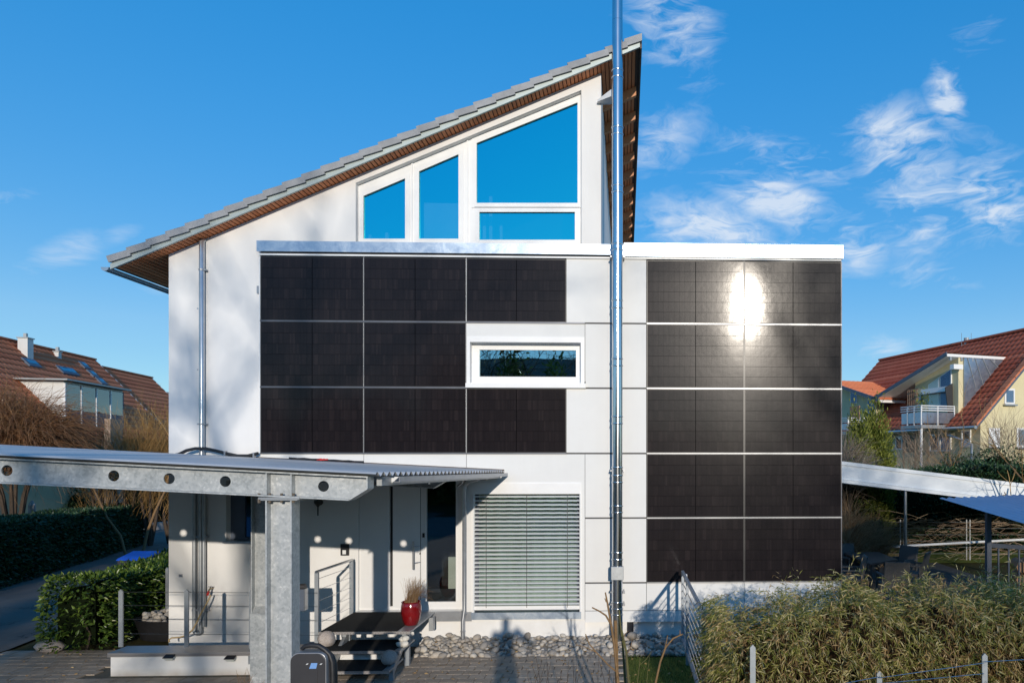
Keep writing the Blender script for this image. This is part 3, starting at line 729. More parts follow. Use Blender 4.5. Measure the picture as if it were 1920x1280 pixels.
# big window with raffstore blind
bwin = MB().slab(rect((bw[0] - .012, bw[1] + .012, bw[2], bw[3] + .012)), [rect((bw[0] + .035, bw[1] - .02, bw[2] + .11, bw[3] - .19))], -.028, .055).build('blind_window', 'white_frame', house)
MB().box(bw[0] + .012, bw[1] - .01, -.036, -.0285, bw[3] - .185, bw[3] - .004).build('blind_box', 'white_frame', bwin)
MB().box(bw[0] - .05, bw[1] + .03, .20, .215, bw[2], bw[3]).build('pane', 'glass_blind', bwin)
MB().slab(rect((bw[0] - .04, bw[1] + .04, bw[2] - .02, bw[3] + .02)), [rect((bw[0] + .07, bw[1] - .07, bw[2] + .16, bw[3] - .16))], .17, .195).build('window_frame', 'slate_panel', bwin)
cur = MB(); nseg = 60
for i in range(nseg):
    xa = bw[0] + (bw[1] - bw[0]) * i / nseg; xb = bw[0] + (bw[1] - bw[0]) * (i + 1) / nseg
    ya, yb = .275 + .022 * math.sin(i * .9), .275 + .022 * math.sin((i + 1) * .9)
    cur.add([(xa, ya, bw[2]), (xb, yb, bw[2]), (xb, yb, bw[3]), (xa, ya, bw[3])], [(0, 1, 2, 3)])
cur.build('curtain', 'curtain', bwin, True)
room(bw[0] - .02, bw[1] + .02, bw[2] - .01, bw[3] + .01, .37, 1.2).build('room', 'interior_dark', bwin)
sx0, sx1 = X(889), X(1087.5)
ztop, zbot = Z(985, 930), Z(985, 1131)
ns = 27
sl = MB()
th = R(15)
prof = [(-.04, -.004), (-.02, .003), (0, .005), (.02, .003), (.04, -.004)]
vs = []; 
for xx in (-(sx1 - sx0) / 2, (sx1 - sx0) / 2):
    for (a, b) in prof: vs.append((xx, a * math.cos(th) - b * math.sin(th), a * math.sin(th) + b * math.cos(th)))
slat_me = MB().add(vs, [(i, 5 + i, 6 + i, i + 1) for i in range(4)]).mesh('slat', 'white_metal')
for i in range(ns):
    put('slat', slat_me, bwin, ((sx0 + sx1) / 2, .02, ztop + (zbot - ztop) * i / (ns - 1)), (random.uniform(-.03, .03), random.uniform(-.0006, .0006), 0))
MB().box(sx0, sx1, -.012, .05, Z(985, 1142), Z(985, 1135)).build('bottom_rail', 'white_frame', bwin)
for px in (912, 988, 1064):
    MB().box(X(px) - .004, X(px) + .004, -.026, -.022, Z(985, 1138), ztop + .05).build('blind_tape', 'joint_dark', bwin)
MB().box(X(887), X(889.2), -.045, .0, bw[2] + .02, bw[3] - .18).build('guide_rail', 'white_metal', bwin)
MB().box(X(1087.6), X(1089.4), -.045, .0, bw[2] + .02, bw[3] - .18).build('guide_rail', 'white_metal', bwin)
MB().box(bw[0] - .01, bw[1] + .01, -.06, .1, Z(985, 1159), Z(985, 1146)).build('sill', 'zinc_flash', bwin)

# window behind the posts
lwin = MB().slab(rect((lw[0], lw[1], lw[2], lw[3])), [rect((X(459, .2), lw[1] - .05, lw[2] + .05, lw[3] - .05))], .2, .27).build('side_window', 'slate_panel', house)
MB().box(lw[0], lw[1], .23, .24, lw[2], lw[3]).build('pane', 'glass_far', lwin)
MB().box(lw[0] - .03, lw[1] + .03, -.0, .2, lw[2] - .03, lw[2] + .005).build('sill', 'gutter_zinc', lwin)
room(lw[0], lw[1], lw[2], lw[3], .30, 1.0).build('room', 'interior_dark', lwin)
# entrance: side panel, dark strip, door leaf, side light
ent = MB().slab(rect((dr[0] + .002, dr[1] - .002, dr[2] + .002, dr[3] - .002)), [rect((X(731, .1), X(736.5, .1), dr[2] + .06, dr[3] - .06)), rect((X(800, .1), X(855, .1), Z(830, 1127, .1), dr[3] - .06))], .10, .16).build('entrance', 'door_white', house)
MB().box(X(676, .1), X(731, .1) - .01, .085, .101, dr[2] + .03, dr[3] - .05).build('fixed_panel', 'door_white', ent)
MB().box(X(731, .1) - .01, X(737, .1), .14, .15, dr[2] + .03, dr[3] - .05).build('glass_strip', 'black_plastic', ent)
dl = MB().box(X(737, .1), X(787.5, .1), .085, .101, dr[2] + .03, dr[3] - .05).build('door', 'door_white', ent)
MB().box(X(788.2, .1), X(789.2, .1), .098, .1005, dr[2] + .03, dr[3] - .05).build('door_gap', 'joint_dark', dl)
hx_ = X(775)
MB().tube([(hx_, .0, Z(775, 1067)), (hx_, .0, Z(775, 1014))], .017, 10).build('handle', 'steel_brushed', dl, True)
for py in (1024, 1055): MB().tube([(hx_, .0, Z(775, py)), (hx_ + .09, .09, Z(775, py))], .009, 8).build('handle_bracket', 'steel_brushed', dl, True)
MB().tube([(X(785), .08, Z(785, 1038.5)), (X(785), .09, Z(785, 1038.5))], .014, 10).build('lock', 'black_plastic', dl)
MB().box(X(789.5), X(793), .078, .101, Z(791, 1008), Z(791, 1000)).build('keypad', 'black_plastic', ent)
MB().box(X(800, .1), X(855, .1), .12, .13, Z(830, 1127, .1), dr[3] - .06).build('side_light', 'glass_clear', ent)
MB().box(X(800, .1) + .0, X(855, .1), .131, .15, Z(830, 1127, .1), Z(830, 1104, .1)).build('kick_panel', 'interior_dark', ent)
MB().slab([(X(797.5, .1), Z(830, 1130, .1)), (X(857.5, .1), Z(830, 1130, .1)), (X(857.5, .1), dr[3] - .03), (X(797.5, .1), dr[3] - .03)], [[(X(800, .1), Z(830, 1127, .1)), (X(855, .1), Z(830, 1127, .1)), (X(855, .1), dr[3] - .06), (X(800, .1), dr[3] - .06)]], .088, .0995).build('side_light_frame', 'white_frame', ent)
room(dr[0] + .05, dr[1] + .3, .5, dr[3], .38, 2.6).build('hall', 'interior_dark', ent)
MB().box(X(838, .9), X(858, .9), 1.0, 1.1, .55, Z(850, 1045, .9)).build('hall_wall', 'curtain', ent)
MB().box(X(812, .9), X(860, .9), .75, .95, .55, .80).build('hall_bench', 'rafter_wood', ent)
MB().box(X(668), X(866), -.05, YM + .05, .50, .597).build('threshold', 'gutter_zinc', ent)
MB().box(X(815), X(885), -.03, .05, .42, .58).build('threshold_flashing', 'gutter_zinc', ent)
# little things on the walls
wl = MB().tube([(X(597), .03, Z(597, 941)), (X(597), .058, Z(597, 941))], .055, 14).tube([(X(597), -.02, Z(597, 966)), (X(597), -.02, Z(597, 950)), (X(597), -.02, Z(597, 942)), (X(597), -.02, Z(597, 937))], [.010, .012, .062, .062], 14)
tag(wl.build('wall_lantern', 'black_plastic', house), 'black wall lantern')
pb = MB().box(X(637.5), X(652.5), .02, .058, Z(645, 1041), Z(645, 1019.5)).build('intercom', 'black_plastic', house)
MB().box(X(641.5), X(648), .012, .0195, Z(645, 1038.5), Z(645, 1031)).build('nameplate', 'white_metal', pb)
MB().box(X(479.5), X(486), .03, .058, Z(483, 549), Z(483, 535)).box(X(482), X(484.5), .02, .029, Z(483, 547), Z(483, 539)).build('socket', 'rail_silver', house)
MB().box(X(332.5), X(338.5), .04, .058, Z(335, 1082), Z(335, 1077)).build('socket', 'gutter_zinc', house)
for (a, b) in ((367, 577), (367, 692), (367, 794)): MB().tube([(X(a), .05, Z(a, b)), (X(a), .061, Z(a, b))], .012, 8).build('anchor_cap', 'gutter_zinc', house)

# flue: stainless chimney pipe in lengths with clamp bands
FXc, FYc, FR = X(1157.5, -.26), -.26, .092
flue = thing('flue_pipe', 'tall shiny stainless steel flue pipe running up the facade past the roof', 'chimney', (FXc, FYc, 0))
zs = [Z(1157, b, FYc) for b in (1200, 1048, 960, 891, 794, 686, 578, 469, 361, 253, 146, 40, -70)]
for i in range(len(zs) - 1):
    rr = FR - (.002 if i % 2 else 0)
    MB().tube([(FXc, FYc, zs[i] + .002), (FXc, FYc, zs[i + 1] - .002)], rr, 40).build('pipe_length', 'stainless', flue, True)
for b in (1035, 1048, 948, 960, 876, 891, 904, 781, 794, 673, 686, 564, 578, 458, 469, 349, 361, 240, 253, 133, 146, 1140, 1128, 1151):
    zz = Z(1157, b, FYc)
    MB().lathe((FXc, FYc, zz), [(FR + .001, -.014), (FR + .008, -.010), (FR + .010, .0), (FR + .008, .010), (FR + .001, .014)], 40).build('clamp_band', 'stainless', flue, True)
hb = MB().box(FXc - .105, FXc + .105, FYc - .115, FYc - .02, Z(1157, 1085, FYc), Z(1157, 1060, FYc)).build('inspection_hatch', 'galv_plain', flue, bevel=.008)
for dx in (-.06, .0, .06): MB().tube([(FXc + dx, FYc - .117, Z(1157, 1072 + (6 if dx == 0 else 0), FYc)), (FXc + dx, FYc - .122, Z(1157, 1072 + (6 if dx == 0 else 0), FYc))], .012, 8).build('latch', 'rail_silver', hb)
for b in (882, 1110, 1133, 480):
    zz = Z(1157, b, FYc)
    MB().box(FXc - .12, FXc + .12, FYc + .02, .02, zz - .012, zz + .012).box(FXc + .095, FXc + .13, FYc - .01, FYc + .02, zz - .02, zz + .02).build('bracket', 'rail_silver', flue)
zz = Z(1135, 190, .0)
MB().add([(X(1120), -.02, zz - .02), (X(1147), -.18, zz + .0), (X(1147), -.18, zz + .12), (X(1120), -.02, zz + .01), (X(1120), .10, zz - .02), (X(1150), .10, zz + .0), (X(1150), .10, zz + .12), (X(1120), .10, zz + .01)],
         [(0, 1, 2, 3), (7, 6, 5, 4), (0, 4, 5, 1), (3, 2, 6, 7), (1, 5, 6, 2), (0, 3, 7, 4)]).build('roof_bracket', 'white_metal', flue)
# the pipe's lower twin into the ground
MB().tube([(X(1163, -.15), -.13, -.05), (X(1163, -.15), -.13, .62)], .03, 10).build('drain_pipe', 'galv_plain', flue, True)

# roof ---------------------------------------------------------------
XE0, XE1 = -8.50, .235                                   # low eave, high eave
YV0, YV1 = -.22, 12.0
nrm = math.sqrt(1 + .4405 ** 2); cs, sn = 1 / nrm, .4405 / nrm
roof = MB().hexa([(XE0, YV0 + .02, SOF(XE0) + .022), (XE1, YV0 + .02, SOF(XE1) + .022), (XE1, YV1, SOF(XE1) + .022), (XE0, YV1, SOF(XE0) + .022)],
                 [(XE0, YV0 + .02, SOF(XE0) + .085), (XE1, YV0 + .02, SOF(XE1) + .085), (XE1, YV1, SOF(XE1) + .085), (XE0, YV1, SOF(XE0) + .085)]).build('roof', 'roof_slab', house)
bl = YV1 - YV0 - .04
bw_ = .054
board = MB().box(-bw_ / 2, bw_ / 2, 0, bl, 0, .019).mesh('soffit_board', 'soffit_wood')
nb = int((XE1 - XE0 - .06) * nrm / .072)
for i in range(nb):
    x = XE0 + .05 + (i + .5) * .072 / nrm
    put('soffit_board', board, roof, (x, YV0 + .022, SOF(x) + .001), (0, -math.atan(.4405), 0))
MB().hexa([(XE0 - .02, YV0 - .02, SOF(XE0 - .02) - .004), (XE1 + .015, YV0 - .02, SOF(XE1 + .015) - .004), (XE1 + .015, YV0 + .018, SOF(XE1 + .015) - .004), (XE0 - .02, YV0 + .018, SOF(XE0 - .02) - .004)],
          [(XE0 - .02, YV0 - .02, SOF(XE0 - .02) + .088), (XE1 + .015, YV0 - .02, SOF(XE1 + .015) + .088), (XE1 + .015, YV0 + .018, SOF(XE1 + .015) + .088), (XE0 - .02, YV0 + .018, SOF(XE0 - .02) + .088)]).build('barge_board', 'barge_metal', roof)
MB().hexa([(XE0, YV0 + .1, SOF(XE0) + .10), (XE1, YV0 + .1, SOF(XE1) + .10), (XE1, YV1, SOF(XE1) + .10), (XE0, YV1, SOF(XE0) + .10)],
          [(XE0, YV0 + .1, SOF(XE0) + .15), (XE1, YV0 + .1, SOF(XE1) + .15), (XE1, YV1, SOF(XE1) + .15), (XE0, YV1, SOF(XE0) + .15)]).build('roof_covering', 'tile_grey', roof)
tl = .345
tile = MB().add([(0, -.05, -.062), (tl + .03, -.05, -.078), (tl + .03, -.05, .026), (0, -.05, .046), (0, .22, .046), (tl + .03, .22, .026), (0, -.03, -.062), (tl + .03, -.03, -.078), (0, .22, -.0), (tl + .03, .22, -.02), (0, -.035, .056), (tl + .03, -.035, .036)],
                [(0, 1, 2, 3), (3, 2, 11, 10), (10, 11, 5, 4), (0, 6, 7, 1), (0, 3, 10, 4, 8, 6), (1, 7, 9, 5, 11, 2), (4, 5, 9, 8), (6, 8, 9, 7)]).mesh('verge_tile', 'tile_grey')
nt_ = int((XE1 - XE0 + .02) * nrm / tl)
for i in range(nt_):
    x = XE0 - .04 + i * tl / nrm
    put('verge_tile', tile, roof, (x, YV0 - .012, SOF(x) + .165 + random.uniform(-.004, .004)), (random.uniform(-.012, .012), -math.atan(.4405) + .055 + random.uniform(-.008, .008), 0))
xe = XE0 - .04 + nt_ * tl / nrm
MB().hexa([(xe, YV0 - .06, SOF(xe) + .09), (XE1 + .05, YV0 - .06, SOF(XE1) + .09), (XE1 + .05, YV1, SOF(XE1) + .11), (xe, YV1, SOF(xe) + .11)],
          [(xe, YV0 - .06, SOF(xe) + .22), (XE1 + .05, YV0 - .06, SOF(XE1) + .215), (XE1 + .05, YV1, SOF(XE1) + .215), (xe, YV1, SOF(xe) + .22)]).build('ridge_cap', 'tile_grey', roof)
MB().box(XE1 + .018, XE1 + .05, YV0 + .02, YV1, SOF(XE1) + .0, SOF(XE1) + .088).build('fascia', 'wood_grey', roof)
rz = -.02
def rafter(x0, x1, y):
    MB().hexa([(x0, y, SOF(x0) - .19), (x1, y, SOF(x1) - .17), (x1, y + .09, SOF(x1) - .17), (x0, y + .09, SOF(x0) - .19)],
              [(x0, y, SOF(x0) - .001), (x1, y, SOF(x1) - .001), (x1, y + .09, SOF(x1) - .001), (x0, y + .09, SOF(x0) - .001)]).build('rafter', 'rafter_wood', roof)
for i in range(11): rafter(XR + .001, XE1 - .03, 1.0 + .94 * i); 
for i in range(0, 11, 1): rafter(XE0 + .35, XL - .001, 1.0 + .94 * i)
gz = SOF(XE0) + .02
MB().add([(XE0 - .10 + .065 * math.cos(a), yy, gz + .065 * math.sin(a)) for yy in (YV0 - .03, YV1) for a in np.linspace(math.pi, 2 * math.pi, 9)],
         [(i, i + 1, i + 10, i + 9) for i in range(8)] + [tuple(range(9))]).build('gutter', 'gutter_zinc', roof, False)
# downpipes
dx_ = X(378.5)
dp = MB().tube([(dx_, .0, 2.95), (dx_, .0, SOF(dx_) - .05), (dx_ + .005, .05, SOF(dx_) - .01)], .043, 16).build('downpipe', 'gutter_zinc', house, True)
for b in (506, 795): MB().lathe((dx_, 0, Z(378, b)), [(.045, -.016), (.050, -.014), (.050, .014), (.045, .016)], 16).box(dx_ + .04, dx_ + .075, -.01, .055, Z(378, b) - .012, Z(378, b) + .012).build('pipe_clip', 'rail_silver', dp)
def gpipe(name, px, y0, y1, r, hook=0):
    x = X(px); pts = [(x, .0, Z(px, y0)), (x, .0, Z(px, y1))]
    if hook: 
        zb = Z(px, y1); pts = [(x, 0, Z(px, y0)), (x, 0, zb)] + [(x + .055 - .055 * math.cos(a), 0, zb - .07 * math.sin(a)) for a in np.linspace(.3, math.pi * .85, 7)]
    return MB().tube(pts, r, 12).build(name, 'galv_plain', house, True)
gpipe('conduit', 364.5, 925, 1180, .032, 1); gpipe('conduit', 376, 925, 1186, .030); gpipe('conduit', 382.5, 925, 1174, .030)
MB().box(X(360), X(388), -.01, .062, Z(370, 1008), Z(370, 1004)).box(X(360), X(390), -.01, .062, Z(370, 1145), Z(370, 1141)).build('pipe_clip', 'rail_silver', house)
dpx = X(871, -.06)
d2 = MB().tube([(X(900, -.25), -.25, Z(900, 896, -.25)), (X(880, -.1), -.12, Z(880, 902, -.1)), (dpx, -.07, Z(872, 912)), (dpx, -.07, Z(872, 1140)), (dpx - .02, -.10, Z(870, 1160)), (dpx - .02, -.10, 0.0)], .036, 14).build('canopy_downpipe', 'gutter_zinc', house, True)
for b in (912, 1148, 1180): MB().lathe((dpx - (.02 if b > 1150 else 0), -.07 - (.03 if b > 1150 else 0), Z(871, b)), [(.037, -.014), (.042, -.012), (.042, .012), (.037, .014)], 14).build('pipe_clip', 'gutter_zinc', d2)
# tap with hose
tx, tz = X(396), Z(396, 1103)
tap = thing('water_tap', 'small brass garden tap with red lever on the white wall', 'tap', (tx, .05, tz))
MB().tube([(tx, .055, tz), (tx, -.05, tz), (tx, -.07, tz - .03)], .014, 8).tube([(tx, -.03, tz), (tx, -.03, tz + .035)], .008, 6).build('spout', 'brass', tap, True)
MB().box(tx - .035, tx + .035, -.036, -.024, tz + .035, tz + .045).build('lever', 'steel_brushed', tap)
MB().tube([(tx, -.07, tz - .03), (tx - .02, -.075, tz - .10)], .02, 8).build('coupling', 'paint_red', tap, True)
hp = [(395, 1115), (391, 1124), (385, 1135), (376, 1150), (369, 1166), (361, 1180), (350, 1190), (337, 1194), (322, 1195), (317, 1198), (317, 1203)]
tag(MB().tube([at(a, b, -.10 - .02 * i) for i, (a, b) in enumerate(hp)], .013, 8).build('garden_hose', 'hose_tan', None, True), 'tan garden hose hanging from the wall tap', 'hose')

# ------------------------------------------------------------------ carport
def zc(x, y): return CAMZ - .295 - .052 * x - .010 * (y + 5.4)
YB = -5.36
carport = thing('carport', 'galvanised steel carport with round-holed beam, posts and corrugated roof beside the house', 'carport', (X(525, YB), YB, 0))
XB0, XB1 = -15.0, X(693, YB)
def ibeam(y, holes, xend, chamfer=True):
    hb = .212; fw = .17
    th_ = .052
    zt = lambda x: zc(x, y) - .012
    outer = [(XB0, zt(XB0) - hb), (xend - .16, zt(xend - .16) - hb), (xend, zt(xend) - .10), (xend, zt(xend)), (XB0, zt(XB0))]
    hs_ = []
    for hx in holes:
        cz = zt(hx) - hb * .50
        hs_.append([(hx + th_ * math.cos(a), cz + th_ * math.sin(a)) for a in np.linspace(0, 2 * math.pi, 28, endpoint=False)])
    b = MB().slab(outer, hs_, y - .006, y + .006).build('beam', 'galvanised', carport)
    f = MB()
    for (za, zb) in ((0.0, .014), (-hb - .014, -hb)):
        xe_ = xend + .012 if za == 0 else xend - .165
        f.hexa([(XB0, y - fw / 2, zt(XB0) + za), (xe_, y - fw / 2, zt(xe_) + za), (xe_, y + fw / 2, zt(xe_) + za), (XB0, y + fw / 2, zt(XB0) + za)],
               [(XB0, y - fw / 2, zt(XB0) + zb), (xe_, y - fw / 2, zt(xe_) + zb), (xe_, y + fw / 2, zt(xe_) + zb), (XB0, y + fw / 2, zt(XB0) + zb)])
    # end plates: upright and sloped
    xa = xend - .001
    f.box(xa, xa + .012, y - fw / 2, y + fw / 2, zt(xend) - .102, zt(xend) - .001)
    f.bar((xend - .162, y, zt(xend - .16) - hb - .004), (xend + .006, y, zt(xend) - .104), fw, .012, up=(0, 0, 1))
    f.build('flange', 'galvanised', b)
    return b
hol = [X(p, YB) for p in (14, 214, 318, 423, 607)] + [-6.6, -7.15, -7.7, -8.6, -9.15, -9.7, -10.6]
beam1 = ibeam(YB, hol, XB1)
ibeam(-1.9, [], -2.6)
def column(x, y, w, dep, ztop, zbase=0.0):
    c = MB().box(x - w / 2 + .013, x + w / 2 - .013, y - .005, y + .005, zbase, ztop).build('post', 'galvanised', carport)
    for s in (-1, 1):
        xx = x + s * (w / 2 - .006)
        MB().box(xx - .007, xx + .007, y - dep / 2, y + dep / 2, zbase, ztop).build('flange', 'galvanised', c)
    return c
xc = (X(498, YB - .08) + X(547, YB - .08)) / 2; wc = X(547, YB - .08) - X(498, YB - .08)
zcap = zc(xc, YB) - .012 - .212 - .014
c1 = column(xc, YB, wc, .17, zcap - .032)
MB().box(X(484, YB - .1), X(561, YB - .1), YB - .1, YB + .1, zcap - .020, zcap - .001).box(X(488, YB - .1), X(557, YB - .1), YB - .095, YB + .095, zcap - .031, zcap - .0205).build('cap_plate', 'galv_plain', c1)
for dx in (-.19, -.09, .02, .13):
    MB().tube([(xc + dx, YB - .065, zcap - .055), (xc + dx, YB - .065, zcap - .012)], .014, 6).tube([(xc + dx, YB - .065, zcap + .014), (xc + dx, YB - .065, zcap + .036)], .014, 6).build('bolt', 'wood_grey', c1)
MB().box(xc - .22, xc + .22, YB - .2, YB + .2, 0, .02).build('base_plate', 'galv_plain', c1)
zt_ = lambda x: zc(x, YB) - .013
for s in (-1, 1):
    xx = xc + s * (wc / 2 - .006)
    MB().box(xx - .006, xx + .006, YB - .083, YB - .0065, zt_(xx) - .210, zt_(xx) - .002).build('stiffener', 'galvanised', beam1)
x2 = (X(472, -1.99) + X(502, -1.99)) / 2
c2 = column(x2, -1.9, .25, .17, zc(x2, -1.9) - .275)
MB().box(x2 - .13, x2 + .128, -2.0, -1.985, 0.0, Z(486, 1151, -2.0)).add([(x2 - .13, -2.0, Z(486, 1151, -2)), (x2 + .128, -2.0, Z(486, 1151, -2)), (x2 + .12, -1.91, Z(486, 1138, -2)), (x2 - .12, -1.91, Z(486, 1138, -2))], [(0, 1, 2, 3)]).build('doubler', 'galvanised', c2)
for xl in (-10.9, -14.6):
    column(xl, YB, .25, .17, zc(xl, YB) - .275)
# corrugated roof sheet: ribs run along x
def corr(xf0, xf1, y0, y1, zf, pitch, amp, mat, name, parent, nx=2, per=8, thick=.0):
    n = int((y1 - y0) / pitch * per); V = []; F = []
    for j in range(n + 1):
        y = y0 + (y1 - y0) * j / n
        w = amp * math.sin(2 * math.pi * (y - y0) / pitch)
        for i in range(nx):
            x = xf0(y) + (xf1(y) - xf0(y)) * i / (nx - 1)
            V.append((x, y, zf(x, y) + w))
    for j in range(n):
        for i in range(nx - 1):
            a = j * nx + i; F.append((a, a + 1, a + nx + 1, a + nx))
    b = MB(); b.v = V; b.f = F
    return b.build(name, mat, parent, True)
RXa, RXb = X(706, -5.5), X(945, -.04)
redge = lambda y: RXa + (RXb - RXa) * (y + 5.5) / 5.46
corr(lambda y: -15.2, redge, -5.52, -.035, lambda x, y: zc(x, y) + .028, .152, .021, 'corrugated', 'roof_sheet', carport, nx=30)
# back flashing on the house wall, edge channel and the white flashing corner
MB().hexa([(X(430), -.03, zc(X(430), 0) + .0), (RXb, -.03, zc(RXb, 0) + .0), (RXb, .05, zc(RXb, 0)), (X(430), .05, zc(X(430), 0))],
          [(X(430), -.03, zc(X(430), 0) + .06), (RXb, -.03, zc(RXb, 0) + .06), (RXb, .05, zc(RXb, 0) + .06), (X(430), .05, zc(X(430), 0) + .06)]).build('wall_flashing', 'roof_slab', carport)
ed = MB()
pa, pb_ = (redge(-5.2) - .05, -5.25), (redge(-.1) - .05, -.08)
ed.hexa([(pa[0] - .05, pa[1], zc(*pa) - .09), (pa[0], pa[1], zc(*pa) - .09), (pb_[0], pb_[1], zc(*pb_) - .09), (pb_[0] - .05, pb_[1], zc(*pb_) - .09)],
        [(pa[0] - .05, pa[1], zc(*pa) - .0), (pa[0], pa[1], zc(*pa) - .0), (pb_[0], pb_[1], zc(*pb_) - .0), (pb_[0] - .05, pb_[1], zc(*pb_) - .0)])
ed.build('edge_channel', 'galv_plain', carport)
# box gutter along the free edge
gg = MB()
for s0, s1, t0, t1 in ((-.02, .07, -.055, -.050), (.065, .07, -.05, -.0)):
    gg.hexa([(redge(-5.1) + s0, -5.1, zc(redge(-5.1), -5.1) + t0), (redge(-5.1) + s1, -5.1, zc(redge(-5.1), -5.1) + t0), (redge(-.06) + s1, -.06, zc(redge(-.06), 0) + t0), (redge(-.06) + s0, -.06, zc(redge(-.06), 0) + t0)],
            [(redge(-5.1) + s0, -5.1, zc(redge(-5.1), -5.1) + t1), (redge(-5.1) + s1, -5.1, zc(redge(-5.1), -5.1) + t1), (redge(-.06) + s1, -.06, zc(redge(-.06), 0) + t1), (redge(-.06) + s0, -.06, zc(redge(-.06), 0) + t1)])
gg.build('edge_gutter', 'rail_silver', carport)
p1 = at(728, 893, -5.0); p2 = at(748, 893.5, -5.0); p3 = at(735, 905, -5.0)
MB().add([p1, p2, p3, p1 + Vector((0, .01, 0)), p2 + Vector((0, .01, 0)), p3 + Vector((0, .01, 0))], [(0, 2, 1), (3, 4, 5), (0, 1, 4, 3), (1, 2, 5, 4), (2, 0, 3, 5)]).build('flashing_corner', 'white_metal', carport)
for yy in (-3.6, -.75):
    MB().hexa([(XB0, yy - .04, zc(XB0, yy) - .11), (redge(yy) - .12, yy - .04, zc(redge(yy), yy) - .11), (redge(yy) - .12, yy + .04, zc(redge(yy), yy) - .11), (XB0, yy + .04, zc(XB0, yy) - .11)],
              [(XB0, yy - .04, zc(XB0, yy) - .001), (redge(yy) - .12, yy - .04, zc(redge(yy), yy) - .001), (redge(yy) - .12, yy + .04, zc(redge(yy), yy) - .001), (XB0, yy + .04, zc(XB0, yy) - .001)]).build('purlin', 'galv_plain', carport)
MB().tube([at(868, 897, -.5), at(866, 905, -.45), at(858, 911, -.4)], .018, 8).build('outlet_pipe', 'rail_silver', carport, True)
# cables lying on the canopy
def oncan(px, y, up=.07):
    x = X(px, y); return Vector((x, y, zc(x, y) + up))
cp = [(332, 853), (340, 849), (350, 844), (366, 840.5), (385, 840.5), (405, 844.5), (425, 850), (445, 854), (465, 854), (484, 849.5)]
cond = thing('cable_conduit', 'black flexible cable conduit arching over the canopy by the downpipe', 'conduit', at(332, 853, -.12))
MB().tube([at(a, b, -.12) for a, b in cp], .027, 10).build('hose', 'black_cable', cond, True)
for (a, b) in ((333, 852.5), (423, 849), (477, 852)): 
    q_ = at(a, b, -.12); MB().box(q_.x - .012, q_.x + .012, q_.y - .035, q_.y + .035, q_.z - .075, q_.z + .035).build('clip', 'rail_silver', cond)
cb = thing('cable_bundle', 'loose black cables with red plugs on the corrugated canopy', 'cables', oncan(600, -.35))
for k in range(5):
    pts = [oncan(542 + 28 * i, -.25 - .09 * k + .05 * math.sin(i * 1.3 + k), .06 + .02 * abs(math.sin(i * 1.7 + k))) for i in range(6)]
    MB().tube(pts, .011, 6).build('cable', 'black_cable', cb, True)
for k in range(3):
    q_ = oncan(588 + 6 * k, -.55 - .05 * k, .07); MB().tube([q_, q_ + Vector((.12, .02, .01))], .012, 6).build('plug', 'paint_red', cb, True)

# ------------------------------------------------------------------ low wall with tread plate, cable railing
YW = -1.54
lx0, lx1 = X(207, YW), X(728, YW); zt0 = Z(300, 1224, YW)
low = thing('low_wall', 'low white terrace wall capped with chequered metal plate', 'wall', ((lx0 + lx1) / 2, YW, 0))
MB().box(lx0, lx1, YW, YW + .3, -.2, zt0).build('masonry', 'plinth_paint', low, bevel=.008)
MB().box(lx0 - .03, lx1 + .01, YW - .02, YW + .40, zt0 + .002, zt0 + .012).box(lx0 - .03, lx1 + .01, YW - .02, YW - .014, zt0 - .045, zt0 + .0015).build('tread_plate', 'checker_plate', low)
MB().box(X(466, YW), X(476, YW), YW - .012, YW - .001, Z(470, 1244, YW), Z(470, 1224, YW)).build('bracket_plate', 'galv_post', low)
YP = YW + .16
rl = thing('cable_railing', 'grey flat-bar railing posts with thin steel cables on the low wall', 'railing', (X(349, YP), YP, zt0))
def flatpost(px, ytop, ybot, y, w=.062, parent=None, name='post', mat='galv_post'):
    a, b = at(px, ytop, y), at(px, ybot, y)
    x, z0, z1 = b.x, b.z, a.z
    m = MB().slab([(x - w / 2, z0), (x + w / 2, z0), (x + w / 2, z1 - .03), (x, z1), (x - w / 2, z1 - .03)], [], y - .012, y + .012)
    return m.build(name, mat, parent)
for p in (227, 350): flatpost(p, 1104, 1212, YP, parent=rl)
flatpost(470, 1106, 1216, YP, .04, rl)
flatpost(313.5, 1063, 1158, 1.4, .05, rl)
for (a, b) in ((1109, 1111), (1134, 1136.5), (1160, 1163), (1187, 1190)):
    MB().tube([at(228, a, YP), at(595, b, YP)], .0042, 5).build('cable', 'steel_brushed', rl)
# solar lamps on the low wall
def solar_lamp(px, py, label):
    o = at(px, py, YW - .01)
    t = thing('wall_lamp', label, 'lamp', o, 'solar lamps on the low wall')
    x, y, z = o
    MB().hexa([(x - .075, y - .085, z - .005), (x + .075, y - .085, z - .005), (x + .065, y + .005, z + .03), (x - .065, y + .005, z + .03)],
              [(x - .075, y - .085, z + .006), (x + .075, y - .085, z + .006), (x + .065, y + .005, z + .045), (x - .065, y + .005, z + .045)]).build('solar_panel', 'black_plastic', t)
    MB().hexa([(x - .05, y - .05, z - .045), (x + .05, y - .05, z - .045), (x + .05, y + .005, z - .045), (x - .05, y + .005, z - .045)],
              [(x - .07, y - .08, z - .006), (x + .07, y - .08, z - .006), (x + .06, y + .005, z + .028), (x - .06, y + .005, z + .028)]).build('lens', 'curtain', t)
solar_lamp(321, 1230, 'small black solar lamp on the low wall, the one below the middle railing post')
solar_lamp(435, 1232, 'small black solar lamp on the low wall, the one beside the steel post')

